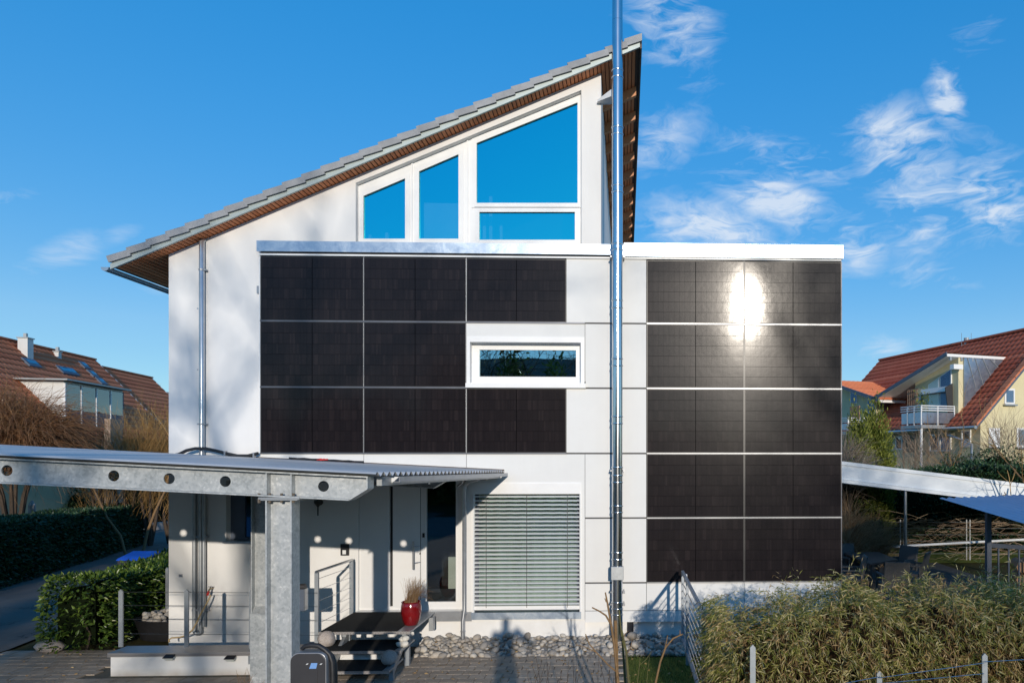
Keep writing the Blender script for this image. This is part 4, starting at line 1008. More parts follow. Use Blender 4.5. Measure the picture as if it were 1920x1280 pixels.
# ------------------------------------------------------------------ entrance steps
st = thing('entrance_steps', 'floating metal entrance steps with dark mats up to the white door', 'steps', (-3.93, -.9, 0))
sx_0, sx_1 = -4.62, -3.25
steps_def = [(sx_0, sx_1, -1.44, -.06, .60), (sx_0 + .06, sx_1 - .03, -1.78, -1.10, .40), (sx_0 + .12, sx_1 - .10, -2.10, -1.45, .20)]
mats_txt = ['wide black doormat on the top landing by the red pot', 'black rubber mat on the middle step between the stones', 'black rubber mat on the lowest step next to the paving']
for i, (a, b, y0, y1, z) in enumerate(steps_def):
    MB().box(a, b, y0, y1, z - .035, z - .006).build('tread', 'galv_plain', st, bevel=.004)
    MB().box(a, b, y0 - .004, y0 - .0005, z - .045, z - .004).build('nosing', 'checker_plate', st)
    tag(MB().box(a + .03, b - (.20 if i == 0 else .10), y0 + .01, y1 - .05, z - .0055, z + .006).build('doormat', 'mat_rubber', None, bevel=.003), mats_txt[i], 'doormat', 'mats on the entrance steps')
for xx in (sx_0 + .35, sx_1 - .12):
    MB().add([(xx - .03, -1.35, .50), (xx + .03, -1.35, .50), (xx + .03, -.05, .50), (xx - .03, -.05, .50), (xx - .03, -1.35, .56), (xx + .03, -1.35, .56), (xx + .03, -.05, .56), (xx - .03, -.05, .56)],
             [(0, 3, 2, 1), (4, 5, 6, 7), (0, 1, 5, 4), (1, 2, 6, 5), (2, 3, 7, 6), (3, 0, 4, 7)]).build('bearer', 'galv_plain', st)
    MB().bar((xx, -1.25, .49), (xx, -1.95, .12), .05, .10).build('stringer', 'galv_plain', st)
    MB().box(xx - .03, xx + .03, -1.95, -1.89, 0, .16).build('foot', 'galv_post', st)
    MB().box(xx - .035, xx + .035, -1.22, -1.15, 0.0, .50).build('foot', 'galv_post', st)
MB().box(sx_1 - .03, sx_1 + .04, -.32, -.20, .33, .55).build('wall_bracket', 'galv_plain', st)
sr = thing('step_railing', 'slim steel handrail with thin rods on the left of the entrance steps', 'railing', (X(596, -1.33), -1.33, .4))
A = at(594, 1073, -1.33); A0 = at(598, 1212, -1.33); B = at(659, 1051, -.12); B0 = at(659, 1145, -.12)
MB().box(A.x - .028, A.x + .028, -1.35, -1.31, .38, A.z + .0).build('post', 'galv_post', sr)
MB().box(B.x - .028, B.x + .028, -.14, -.10, .55, B.z + .0).build('post', 'galv_post', sr)
MB().tube([(A.x, -1.36, A.z + .015), (B.x, -.08, B.z + .015)], .021, 12).build('handrail', 'steel_brushed', sr, True)
for k in range(5):
    f = .10 + k * .17
    MB().tube([(A.x, -1.33, A.z - f), (B.x, -.12, B.z - f)], .0045, 5).build('rod', 'steel_brushed', sr)
# red pot with dry grass
pp = ground(771, 1170, .605); 
pot = thing('flower_pot', 'glossy red glazed pot of dry grass by the front door', 'pot', pp)
k = .155 / .155
MB().lathe(pp, [(.095, 0), (.105, .01), (.135, .09), (.153, .18), (.157, .25), (.150, .31), (.140, .345), (.146, .35), (.150, .36), (.140, .365), (.128, .355), (.125, .32)], 40).build('bowl', 'pot_red', pot, True)
MB().lathe(pp + Vector((0, 0, .305)), [(.126, 0), (.126, .012)], 20).build('soil', 'soil', pot)
n = 260; P0 = np.zeros((n, 7, 3))
for i in range(n):
    a = random.uniform(0, 6.28); r0 = .10 * math.sqrt(random.random()); h = random.uniform(.25, .46)
    lean = random.uniform(-.06, .16) + (.18 if random.random() < .22 else 0); ly = random.uniform(-.09, .09)
    for j in range(7):
        t = j / 6
        P0[i, j] = (pp.x + r0 * math.cos(a) + lean * t ** 1.8, pp.y + r0 * math.sin(a) + ly * t ** 1.6, pp.z + .31 + h * t - (lean ** 2) * 2.4 * t ** 3)
put('dry_grass', strands_mesh('dry_grass', P0, .0022, 'grass_dry'), pot)
# stones on the steps
def rock(r, seed, sq=(1, 1, .85), sub=3, rough=.12):
    bm = bmesh.new(); bmesh.ops.create_icosphere(bm, subdivisions=sub, radius=r); rg = np.random.default_rng(seed)
    ks = rg.normal(size=(5, 3)); ph = rg.uniform(0, 6.28, 5)
    for v in bm.verts:
        d = v.co.normalized(); f = 1 + rough * sum(math.sin(2.2 * d.dot(Vector(kk)) + p) for kk, p in zip(ks, ph)) / 2.5
        v.co = Vector((d.x * sq[0], d.y * sq[1], d.z * sq[2])) * r * f
    me = bpy.data.meshes.new('rock'); bm.to_mesh(me); bm.free(); return me
def stone(name, me, mat, loc, label, cat, group=None, rot=(0, 0, 0)):
    me.materials.append(MATS[mat]); me.shade_smooth(); return tag(put(name, me, None, loc, rot), label, cat, group)
b1 = ground(608, 1213, .40); stone('boulder', rock(.125, 3, (1.0, .9, .95), 4, .07), 'granite', b1 + Vector((0, .08, .105)), 'round speckled granite boulder at the left end of the middle step', 'boulder', 'boulders on the steps')
b2 = ground(728, 1247, .205); stone('boulder', rock(.118, 11, (1.0, .95, .95), 4, .06), 'granite', b2 + Vector((0, .06, .10)), 'round speckled granite boulder on the right of the lowest step', 'boulder', 'boulders on the steps')
b3 = ground(755, 1211, .405)
for i, (dx, dy, dz, r) in enumerate(((-.04, -.01, .035, .05), (.04, -.02, .038, .054), (-.02, .03, .10, .045), (.045, .02, .115, .05))):
    stone('stone', rock(r, 20 + i, (1.1, .9, .85), 3, .15), 'white_stone', b3 + Vector((dx, dy, dz)), ('pale stone at the bottom left of the little pile on the middle step', 'pale stone at the bottom right of the little pile on the middle step', 'pale stone on top left of the little pile on the middle step', 'pale stone on top right of the little pile on the middle step')[i], 'stone', 'pale stones piled on the step')
# letter box on its post
yb = -1.55
lbx1 = X(574, yb); lb0 = Z(574, 1144, yb); lb1 = Z(574, 1095, yb)
lb = thing('letter_box', 'dark metal letter box on a post half hidden behind the steel column', 'letter box', (lbx1 - .21, yb, 0))
MB().box(lbx1 - .42, lbx1 - .004, yb - .05, yb + .08, lb0, lb1 - .03).build('box', 'slate_panel', lb, bevel=.012)
MB().tube([(lbx1 - .42, yb - .02, lb1 - .03), (lbx1 - .002, yb - .02, lb1 - .03)], .045, 16).build('newspaper_roll', 'charger_grey', lb, True)
MB().box(lbx1 - .012, lbx1 + .003, yb - .052, yb + .06, lb0 + .01, lb1 - .06).build('side_plate', 'steel_brushed', lb)
MB().box(lbx1 - .24, lbx1 - .19, yb, yb + .05, 0, lb0).build('post', 'galv_post', lb)
# charging station on a stand
yc_ = -5.72
cs0, cs1 = X(555, yc_), X(621, yc_); ctop = Z(590, 1217, yc_)
ch = thing('charging_station', 'dark grey car charging station with blue display and hanging black cable', 'charging station', ((cs0 + cs1) / 2, yc_, 0))
def rrect(x0, x1, z0, z1, r, n=6):
    pts = []
    for (cx_, cz_, a0) in ((x1 - r, z0 + r, -90), (x1 - r, z1 - r, 0), (x0 + r, z1 - r, 90), (x0 + r, z0 + r, 180)):
        for i in range(n + 1):
            a = R(a0 + 90 * i / n); pts.append((cx_ + r * math.cos(a), cz_ + r * math.sin(a)))
    return pts
MB().slab(rrect(cs0, cs1, .55, ctop, .075), [], yc_ - .11, yc_ + .02).build('body', 'charger_edge', ch, bevel=.006)
MB().slab(rrect(cs0 + .006, cs1 - .006, .556, ctop - .006, .072), [], yc_ - .122, yc_ - .1105).build('front_cover', 'charger_grey', ch, bevel=.004)
xm0, xm1 = X(580, yc_ - .12), X(595.5, yc_ - .12)
MB().slab([(xm0, Z(587, 1252.5, yc_ - .12)), (xm1 - .012, Z(587, 1252.5, yc_ - .12)), (xm1, Z(587, 1242, yc_ - .12)), (xm0 + .018, Z(587, 1242, yc_ - .12))], [], yc_ - .1235, yc_ - .1222).build('display', 'display_blue', ch)
for (a, sgn) in ((576, -1), (602, 1)):
    xx = X(a, yc_ - .12); zz = Z(a, 1244, yc_ - .12)
    MB().slab([(xx - .012, zz - .006), (xx + .004, zz - .003), (xx + .014, zz + .006), (xx - .002, zz + .005)], [], yc_ - .1235, yc_ - .1222).build('emblem', 'white_metal', ch)
MB().box(X(578, yc_ - .12), X(595.5, yc_ - .12), yc_ - .127, yc_ - .1225, .60, Z(587, 1253.5, yc_ - .12)).build('centre_ridge', 'charger_grey', ch, bevel=.002)
MB().box((cs0 + cs1) / 2 - .06, (cs0 + cs1) / 2 + .06, yc_ + .021, yc_ + .12, 0, 1.3).build('stand', 'galv_post', ch)
cpts = [(566, 1216), (572, 1210.5), (584, 1208.5), (598, 1210), (609, 1217), (618, 1226), (623, 1240), (624, 1262), (624, 1290), (622, 1330)]
MB().tube([at(a, b, yc_ - .04) for a, b in cpts], [.018, .021, .023, .023, .023, .023, .023, .023, .023, .023], 12).build('cable', 'black_cable', ch, True)
MB().tube([at(a + 5, b + 3, yc_ + .02) for a, b in cpts[3:]], .020, 10).build('cable', 'black_cable', ch, True)

# ------------------------------------------------------------------ pebble strip along the wall
bed = MB(); nx_, ny_ = 60, 6
x0_, x1_ = -3.45, 1.9
for j in range(ny_ + 1):
    for i in range(nx_ + 1):
        t = j / ny_; x = x0_ + (x1_ - x0_) * i / nx_
        bed.v.append((x, -.76 + t * .80, -.004 + .135 * t + random.uniform(-.006, .006)))
bed.f = [(j * (nx_ + 1) + i, j * (nx_ + 1) + i + 1, (j + 1) * (nx_ + 1) + i + 1, (j + 1) * (nx_ + 1) + i) for j in range(ny_) for i in range(nx_)]
pbed = tag(bed.build('pebble_bed', 'concrete'), kind='structure')
rocks = [rock(1.0, 40 + i, (1.15, .9, .72), 2, .16) for i in range(10)]
for r_ in rocks: r_.materials.append(MATS['pebble']); r_.shade_smooth(); r_.name = 'pebble'
pl = []
tries = 0
while len(pl) < 640 and tries < 24000:
    tries += 1
    x, y = random.uniform(x0_ + .05, x1_ - .05), random.uniform(-.76, -.04); r = random.choice((.024, .032, .038, .044, .05, .056, .064, .078)) * random.uniform(.85, 1.15)
    if all((x - a) ** 2 + (y - b) ** 2 > ((r + c) * .62) ** 2 for a, b, c in pl): pl.append((x, y, r))
pl.sort(key=lambda q: -q[2] - (.05 if q[0] < 1.2 else 0))
rest = MB()
for i, (x, y, r) in enumerate(pl):
    t = (y + .76) / .8; z = -.004 + .135 * t + r * .45 + (random.uniform(.02, .05) if random.random() < .3 else 0) * (t > .2)
    if i < 300: put('pebble', rocks[i % 10], pbed, (x, y, z), (random.uniform(-.5, .5), random.uniform(-.5, .5), random.uniform(0, 6.28)), (r, r, r))
    else:
        me = rocks[i % 10]; rest.add([(x + v.co.x * r, y + v.co.y * r, z + v.co.z * r) for v in me.vertices], [tuple(p.vertices) for p in me.polygons])
tag(rest.build('small_pebbles', 'pebble', pbed, True), kind='stuff')

n = 420; P = np.stack([RNG.uniform(-9.5, 1.2, n), RNG.uniform(-2.6, -.1, n), np.full(n, .02)], 1)
P = P[~((P[:, 0] > -8.1) & (P[:, 0] < -3.2) & (P[:, 1] > -2.2))]; P[:, 2] += np.where(P[:, 1] > -.74, .05 + .14 * (P[:, 1] + .76) / .8, 0) * (P[:, 0] > -3.4)
D = np.stack([RNG.normal(0, 1, len(P)), RNG.normal(0, 1, len(P)), RNG.normal(.1, .15, len(P))], 1)
tag(put('fallen_leaves', leaves_mesh('fallen_leaves', P, .05, .028, 'leaf_dry', D=D)), 'scattered dry fallen leaves on the paving and pebbles', 'leaves', kind='stuff')
# planter tub with stones left of the house
tc_ = Vector((-8.12, .78, 0))
tub = thing('planter_tub', 'black oval planter tub heaped with grey stones at the house corner', 'planter', tc_)
V = []
prof = [(.40, 0), (.47, .30), (.49, .36), (.455, .36), (.45, .30)]
for (r, z) in prof:
    for k in range(32):
        a = 2 * math.pi * k / 32; V.append((tc_.x + r * 1.35 * math.cos(a), tc_.y + r * .85 * math.sin(a), z))
m = MB(); m.v = V; m.f = [(i * 32 + k, i * 32 + (k + 1) % 32, (i + 1) * 32 + (k + 1) % 32, (i + 1) * 32 + k) for i in range(4) for k in range(32)] + [tuple(range(128, 160))]
m.build('tub', 'black_plastic', tub, True)
for i in range(70):
    a = random.uniform(0, 6.28); q = math.sqrt(random.random()); r = random.uniform(.04, .075)
    put('stone', rocks[i % 10], tub, (tc_.x + .55 * q * math.cos(a), tc_.y + .34 * q * math.sin(a), .34 + .13 * (1 - q * q) + random.uniform(-.02, .02)), (random.uniform(-1, 1), random.uniform(-1, 1), random.uniform(0, 6)), (r, r, r))
kb = ground(102, 1217); me_ = rock(.16, 77, (1.4, .8, .75), 2, .12); stone('kerb_stone', me_, 'granite', kb + Vector((0.02, -.12, .09)), 'rough grey kerb stone at the near end of the leafy hedge', 'stone')

# ------------------------------------------------------------------ garden fence of flat bars running away from the house
GX = .965
gf = thing('garden_fence', 'grey steel fence panel with horizontal rods running from the house to the bamboo', 'fence', (GX, -2.0, 0))
gzt = Z(1278, 1073, -.43)
for yy in (-.43, -1.3, -3.55):
    MB().box(GX - .022, GX + .022, yy - .03, yy + .03, 0, gzt - .01).build('post', 'galv_post', gf)
MB().box(GX - .022, GX + .022, -3.65, -.38, gzt - .012, gzt + .03).build('top_rail', 'galv_post', gf)
MB().box(GX - .02, GX + .02, -3.6, -.43, .17, .21).build('bottom_rail', 'galv_post', gf)
for k in range(8):
    zz = .30 + k * (gzt - .40) / 7.6
    MB().tube([(GX, -3.6, zz), (GX, -.43, zz)], .008, 6).build('rod', 'steel_brushed', gf)
MB().tube([(GX + .03, -.45, gzt - .05), (GX + .07, -.45, gzt - .05)], .03, 10).build('hinge_cap', 'white_metal', gf)

# ------------------------------------------------------------------ plant generators
def hedge(name, label, cat, p0, p1, width, h0, h1, n, leafL, leafW, leafmat, coremat, wob=.12, group=None, up=.1, stems=False):
    """clipped hedge from p0 to p1 (ground points): leaf shell over a dark core"""
    p0, p1 = Vector((*p0, 0)), Vector((*p1, 0)); d = p1 - p0; Ln = d.length; d.normalize(); sd = Vector((d.y, -d.x, 0))
    t = thing(name, label, cat, (p0 + p1) / 2, group)
    c = MB(); k = 24; base = []
    for i in range(k + 1):
        f = i / k; q = p0 + d * (Ln * (.02 + .96 * f)); h = h0 + (h1 - h0) * f - .14
        for (a, z) in ((-1, 0.08), (-1, h * .9), (-.8, h), (.8, h), (1, h * .9), (1, 0.08)):
            base.append(tuple(q + sd * (a * (width / 2 - .12) * (1 + .1 * math.sin(i * 1.9 + a))) + Vector((0, 0, z * (1 + .03 * math.sin(i * 2.7 + a * 2))))))
    c.v = base; c.f = [(i * 6 + j, i * 6 + (j + 1) % 6, (i + 1) * 6 + (j + 1) % 6, (i + 1) * 6 + j) for i in range(k) for j in range(6)] + [tuple(range(6)), tuple(range(k * 6, k * 6 + 6))[::-1]]
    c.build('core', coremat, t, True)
    # shell points: both sides, top, ends
    u = RNG.random(n); f = RNG.random(n); kind = RNG.random(n); H = h0 + (h1 - h0) * f
    P = np.zeros((n, 3)); N = np.zeros((n, 3))
    D = np.array(d); S = np.array(sd)
    per = 2 * (h0 + h1) / 2 + width; fs = (h0 + h1) / 2 / per
    s1 = kind < fs; s2 = (kind >= fs) & (kind < 2 * fs * .94); en = (kind >= 2 * fs * .94) & (kind < 2 * fs); tp = kind >= 2 * fs
    base_ = np.array(p0)[None] + D[None] * (f * Ln)[:, None]
    wv = wob * (np.sin(f * Ln * 1.7 + 2) + np.sin(f * Ln * 4.1) * .6 + RNG.normal(size=n) * .45)
    side = np.where(s1, 1.0, np.where(s2, -1.0, RNG.uniform(-1, 1, n)))
    z = np.where(tp, H + wv * .45, u ** .85 * H)
    off = np.where(s1 | s2, width / 2 + wv * .5 - .10 * (z / H) ** 3, width / 2)
    P = base_ + S[None] * (side * off)[:, None]; P[:, 2] = z
    e1 = en; endf = np.where(RNG.random(n) < .5, 0.0, 1.0)
    P[e1] = (np.array(p0)[None] + D[None] * (endf * Ln)[:, None] + S[None] * (RNG.uniform(-1, 1, n) * width / 2)[:, None] + D[None] * ((endf * 2 - 1) * np.abs(wv) * .4)[:, None])[e1]; P[e1, 2] = (u * H)[e1]
    N = S[None] * side[:, None] * (s1 | s2)[:, None] + np.array([0, 0, 1.])[None] * (tp * 1.0)[:, None] + D[None] * ((endf * 2 - 1) * en)[:, None]
    N = N + RNG.normal(size=(n, 3)) * .55
    put('foliage', leaves_mesh('foliage', P, leafL, leafW, leafmat, up=up, D=N), t)
    if stems:
        for i in range(9):
            m = MB(); q = p0 + d * (Ln * (.02 + .05 * i)) + sd * random.uniform(-.3, .3)
            m.tube([q, q + Vector((random.uniform(-.08, .08), random.uniform(-.08, .08), .25)), q + Vector((random.uniform(-.15, .15), random.uniform(-.15, .15), .6))], [.022, .017, .012], 6)
            m.build('stem', 'bark', t, True)
    return t
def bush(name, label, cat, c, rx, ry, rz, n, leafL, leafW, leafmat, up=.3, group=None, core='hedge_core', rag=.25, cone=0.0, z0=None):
    c = Vector(c); t = thing(name, label, cat, (c.x, c.y, 0), group)
    v = RNG.normal(size=(n, 3)); v /= np.linalg.norm(v, axis=1)[:, None]
    az = np.arctan2(v[:, 1], v[:, 0])
    rr = (RNG.random(n) ** .35) * (1 + rag * (np.sin(az * 3 + v[:, 2] * 4) * .5 + np.sin(az * 7 + v[:, 2] * 9 + 1) * .3 + RNG.normal(size=n) * .25))
    tap = 1 - cone * (v[:, 2] * .5 + .5)
    P = np.stack([c.x + v[:, 0] * rr * rx * tap, c.y + v[:, 1] * rr * ry * tap, c.z + v[:, 2] * rr * rz], 1)
    P[:, 2] = np.maximum(P[:, 2], .05)
    D = v * np.array([1, 1, .6]) + RNG.normal(size=(n, 3)) * .5
    put('foliage', leaves_mesh('foliage', P, leafL, leafW, leafmat, up=up, D=D), t)
    bm = bmesh.new(); bmesh.ops.create_icosphere(bm, subdivisions=3, radius=1)
    for w in bm.verts:
        k = .62 * (1 - cone * (w.co.z * .5 + .5)); w.co = Vector((c.x + w.co.x * rx * k, c.y + w.co.y * ry * k, max(.02, c.z + w.co.z * rz * .68)))
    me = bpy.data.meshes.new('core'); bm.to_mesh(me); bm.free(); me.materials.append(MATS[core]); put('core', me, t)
    m = MB().tube([(c.x, c.y, -.02), (c.x + .03, c.y, c.z * .5), (c.x, c.y, c.z)], [.07, .05, .03], 8); m.build('trunk', 'bark', t, True)
    return t
def grow(p, d, Ln, r, lev, maxlev, out, nch=(4, 6), jit=.22, grav=.05, spread=.75, rng=random, clear=.38):
    pts = [Vector(p)]; dd = Vector(d).normalized(); n = 5 if lev < 2 else 4
    for i in range(n):
        dd = (dd + Vector((rng.gauss(0, jit), rng.gauss(0, jit), rng.gauss(0, jit) + grav))).normalized()
        pts.append(pts[-1] + dd * Ln / n)
    out.append((lev, pts, r))
    if lev >= maxlev: return
    for c in range(rng.randint(*nch) + (2 if clear > .5 and lev == 0 else 0)):
        t = rng.uniform(.30 if lev else clear, 1.0); i = min(int(t * n), n - 1); q = pts[i].lerp(pts[i + 1], t * n - i)
        ax = (pts[i + 1] - pts[i]).normalized(); rnd = Vector((rng.gauss(0, 1), rng.gauss(0, 1), rng.gauss(0, 1))); side = (rnd - ax * rnd.dot(ax)).normalized()
        nd = (ax * (1 - spread * .45) + side * spread).normalized()
        grow(q, nd, Ln * rng.uniform(.48, .72), r * rng.uniform(.42, .58), lev + 1, maxlev, out, nch, jit, grav, spread, rng, clear)
def bare_tree(name, label, base, height, seed, maxlev=4, nch=(4, 6), r=.16, mat='bark', twigmat='twig_willow', lean=(0, 0), spread=.75, grav=.05, group=None, twig=.006, cat='tree', d0=None, clear=.38):
    rng = random.Random(seed); out = []
    grow(base, d0 or (lean[0], lean[1], 1), height * .62, r, 0, maxlev, out, nch, .10 if maxlev > 2 else .12, grav, spread, rng, clear)
    t = thing(name, label, cat, base, group); m = MB(); tw = []
    for lev, pts, rr in out:
        if lev <= 1 or rr > .02: m.tube(pts, [rr * (1 - .62 * i / (len(pts) - 1)) for i in range(len(pts))], 7 if lev == 0 else 5, caps=False)
        else:
            tw.append((pts[:5], rr))
    m.build('trunk', mat, t, True)
    if tw:
        Pm = np.array([[tuple(p) for p in pts] for pts, _ in tw]); rad = np.array([max(twig, min(.03, q)) for _, q in tw])
        put('crown', strands_mesh('crown', Pm, rad, twigmat), t)
    return t

# ------------------------------------------------------------------ left side: hedges, bin, lane
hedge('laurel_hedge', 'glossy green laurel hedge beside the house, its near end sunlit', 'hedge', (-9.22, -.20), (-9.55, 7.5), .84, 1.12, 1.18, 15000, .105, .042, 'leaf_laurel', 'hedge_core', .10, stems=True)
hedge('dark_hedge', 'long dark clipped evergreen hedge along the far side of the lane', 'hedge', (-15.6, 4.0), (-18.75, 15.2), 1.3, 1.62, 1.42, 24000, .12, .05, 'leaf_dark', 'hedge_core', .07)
a0, a1 = atd(166, 1000, 34), atd(330, 1000, 36)
hedge('beech_hedge', 'brown leaf-bare beech hedge behind the lane next to the house corner', 'hedge', (a0.x, a0.y), (a1.x, a1.y), 1.6, 1.75, 1.85, 11000, .11, .05, 'leaf_beech', 'hedge_core_brown', .12)
a0, a1 = atd(-40, 1000, 31), atd(88, 1000, 34)
hedge('beech_hedge', 'brown leaf-bare beech hedge at the left edge behind the dark hedge', 'hedge', (a0.x, a0.y), (a1.x, a1.y), 1.5, 1.85, 1.85, 8000, .11, .05, 'leaf_beech', 'hedge_core_brown', .12)
q_ = atd(125, 940, 32); bush('evergreen_shrub', 'round dark evergreen shrub between the two brown hedges', 'shrub', (q_.x, q_.y, .9), 1.25, 1.0, 1.15, 3500, .13, .05, 'leaf_dark')
a0, a1 = atd(240, 1003, 31), atd(330, 1003, 33)
m = MB(); m.bar((a0.x, a0.y, .10), (a1.x, a1.y, .12), .25, .42); tag(m.build('garden_wall', 'concrete'), 'low grey concrete wall at the foot of the brown hedge', 'wall')
q_ = atd(60, 948, 27); tag(MB().tube([(q_.x, q_.y, 0), (q_.x, q_.y, 1.45), (q_.x, q_.y, 1.62)], [.10, .12, .03], 8).build('gate_stone', 'granite'), 'pale stone post top poking above the dark hedge', 'post')
# wheeled bin with blue lid behind the laurel hedge
bq = atd(262, 1060, 17.0); bx, by = bq.x, bq.y
bn = thing('wheelie_bin', 'blue-lidded waste bin showing above the laurel hedge', 'bin', (bx, by, 0))
MB().hexa([(bx - .28, by - .24, .05), (bx + .28, by - .24, .05), (bx + .28, by + .24, .05), (bx - .28, by + .24, .05)], [(bx - .33, by - .28, .80), (bx + .33, by - .28, .80), (bx + .33, by + .28, .80), (bx - .33, by + .28, .80)]).build('body', 'bin_grey', bn)
MB().hexa([(bx - .36, by - .31, .805), (bx + .36, by - .31, .805), (bx + .36, by + .31, .82), (bx - .36, by + .31, .82)], [(bx - .33, by - .27, .86), (bx + .33, by - .27, .86), (bx + .33, by + .26, .97), (bx - .33, by + .26, .97)]).build('lid', 'bin_blue', bn, bevel=.015)
for s in (-1, 1): MB().tube([(bx + s * .38, by + .32, .1), (bx + s * .46, by + .32, .1)], .1, 14).build('wheel', 'black_plastic', bn)

# tiled roof sheet: courses with a step, pantile wave across
def tiled(name, O, u, v, Lu, Lv, mat, parent, tw=.30, th=.36, amp=.028, per=5, clip=None):
    O, u, v = Vector(O), Vector(u).normalized(), Vector(v).normalized(); nrm_ = u.cross(v).normalized()
    if nrm_.z < 0: nrm_ = -nrm_
    nc = max(1, int(round(Lv / th))); nu = max(2, int(Lu / tw * per)); uu = np.linspace(0, Lu, nu + 1)
    wv = amp * np.abs(np.sin(math.pi * uu / tw)) ; V = []; F = []
    On, un, vn, nn = (np.array(q) for q in (O, u, v, nrm_))
    for j in range(nc):
        v0, v1 = Lv * j / nc, Lv * (j + 1) / nc + .04
        a = On + un[None] * uu[:, None] + vn[None] * v0 + nn[None] * (wv + .055)[:, None]
        b = On + un[None] * uu[:, None] + vn[None] * v1 + nn[None] * (wv + .008)[:, None]
        c = On + un[None] * uu[:, None] + vn[None] * v0 + nn[None] * (wv + .0)[:, None]
        o = len(V) * 1; base = sum(len(x) for x in V); V.append(np.concatenate([c, a, b])); k = nu + 1; i = np.arange(nu)
        F.append(np.stack([base + i, base + i + 1, base + k + i + 1, base + k + i], 1)); F.append(np.stack([base + k + i, base + k + i + 1, base + 2 * k + i + 1, base + 2 * k + i], 1))
    return put(name, npmesh(name, np.concatenate(V), np.concatenate(F), mat), parent)

class Frame:
    """local frame: s along a, w along b, z up"""
    def __init__(f, c, a, b): f.c, f.a, f.b = Vector((c[0], c[1], 0)), Vector((*a, 0)).normalized(), Vector((*b, 0)).normalized()
    def __call__(f, s, w, z): return f.c + f.a * s + f.b * w + Vector((0, 0, z))
    def hit(f, px, py, w):
        p = onplane(px, py, f.c + f.b * w, f.b); q = p - f.c; return q.dot(f.a), p.z
    def hits(f, px, py, s):
        p = onplane(px, py, f.c + f.a * s, f.a); q = p - f.c; return q.dot(f.b), p.z
    def box(f, m, s0, s1, w0, w1, z0, z1):
        c = [f(s, w, 0) for s, w in ((s0, w0), (s1, w0), (s1, w1), (s0, w1))]
        if (c[1] - c[0]).cross(c[2] - c[1]).z < 0: c = c[::-1]
        return m.hexa([p + Vector((0, 0, z0)) for p in c], [p + Vector((0, 0, z1)) for p in c])
    def poly(f, m, pts, thick):
        """pts: (s,w,z) polygon; extruded along thick = (ds,dw,dz)"""
        A = [f(*p) for p in pts]; B = [f(p[0] + thick[0], p[1] + thick[1], p[2] + thick[2]) for p in pts]; n = len(A)
        return m.add(A + B, [tuple(range(n)), tuple(range(n, 2 * n))[::-1]] + [(i, i + n, (i + 1) % n + n, (i + 1) % n) for i in range(n)])
def far_window(F, parent, w, px0, px1, py0, py1, name='window', glass='glass_far', bars=0, fmat='white_frame', d=.05, fw=.07, horiz=False):
    pm_ = (px0 + px1) / 2; s0, _ = F.hit(px0, py0, w); s1, _ = F.hit(px1, py0, w); _, z1 = F.hit(pm_, py0, w); _, z0 = F.hit(pm_, py1, w)
    s0, s1 = min(s0, s1), max(s0, s1)
    m = MB(); F.box(m, s0, s0 + fw, w, w + d, z0, z1); F.box(m, s1 - fw, s1, w, w + d, z0, z1); F.box(m, s0 + fw, s1 - fw, w, w + d, z1 - fw, z1); F.box(m, s0 + fw, s1 - fw, w, w + d, z0, z0 + fw)
    for i in range(bars):
        c = s0 + (s1 - s0) * (i + 1) / (bars + 1); F.box(m, c - fw / 2, c + fw / 2, w + .001, w + d - .003, z0 + fw, z1 - fw)
    o = m.build(name, fmat, parent)
    F.box(MB(), 0, 1, 0, 1, 0, 1)
    g = MB(); F.box(g, s0 + .02, s1 - .02, w + .004, w + d * .45, z0 + .02, z1 - .02); g.build('pane', glass, o)
    return o, (s0, s1, z0, z1)

# ------------------------------------------------------------------ row house on the left
rp = atd(0, 635, 32)
FL = Frame((rp.x, rp.y), (-.14, .99), (.99, .14)); RZ = rp.z
hl = thing('row_house', 'red tiled row house with roof windows and a glazed balcony, far left', 'house', FL(2, 3, 0))
sA0, sA1 = -7.0, 7.15
pit = 1.06; lv = 4.2
for (s0, s1, rz_, nm) in ((sA0, sA1, RZ, 0), (sA1 + .05, 13.2, RZ - .32, 1)):
    e = FL(s0, lv, rz_ - pit * lv); v = FL(s0, 0, rz_) - e
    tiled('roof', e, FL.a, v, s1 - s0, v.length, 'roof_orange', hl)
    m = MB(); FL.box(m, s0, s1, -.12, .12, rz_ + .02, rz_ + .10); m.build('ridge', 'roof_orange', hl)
    m = MB(); FL.poly(m, [(s1, 0, rz_ + .06), (s1, lv, rz_ - pit * lv + .06), (s1, lv, rz_ - pit * lv - .16), (s1, 0, rz_ - .16)], (.05, 0, 0)); m.build('verge_board', 'white_metal', hl)
    m = MB(); FL.poly(m, [(s0 + .2, 3.3, -.3), (s0 + .2, 3.3, rz_ - pit * 3.3 - .1), (s0 + .2, 0, rz_ - .1), (s0 + .2, -3.3, rz_ - pit * 3.3 - .1), (s0 + .2, -3.3, -.3)], (s1 - s0 - .4, 0, 0)); m.build('wall', 'wall_ochre', hl)
    e = FL(s0, -lv, rz_ - pit * lv); v = FL(s0, 0, rz_) - e; tiled('roof', e, FL.a, v, s1 - s0, v.length, 'roof_orange', hl)
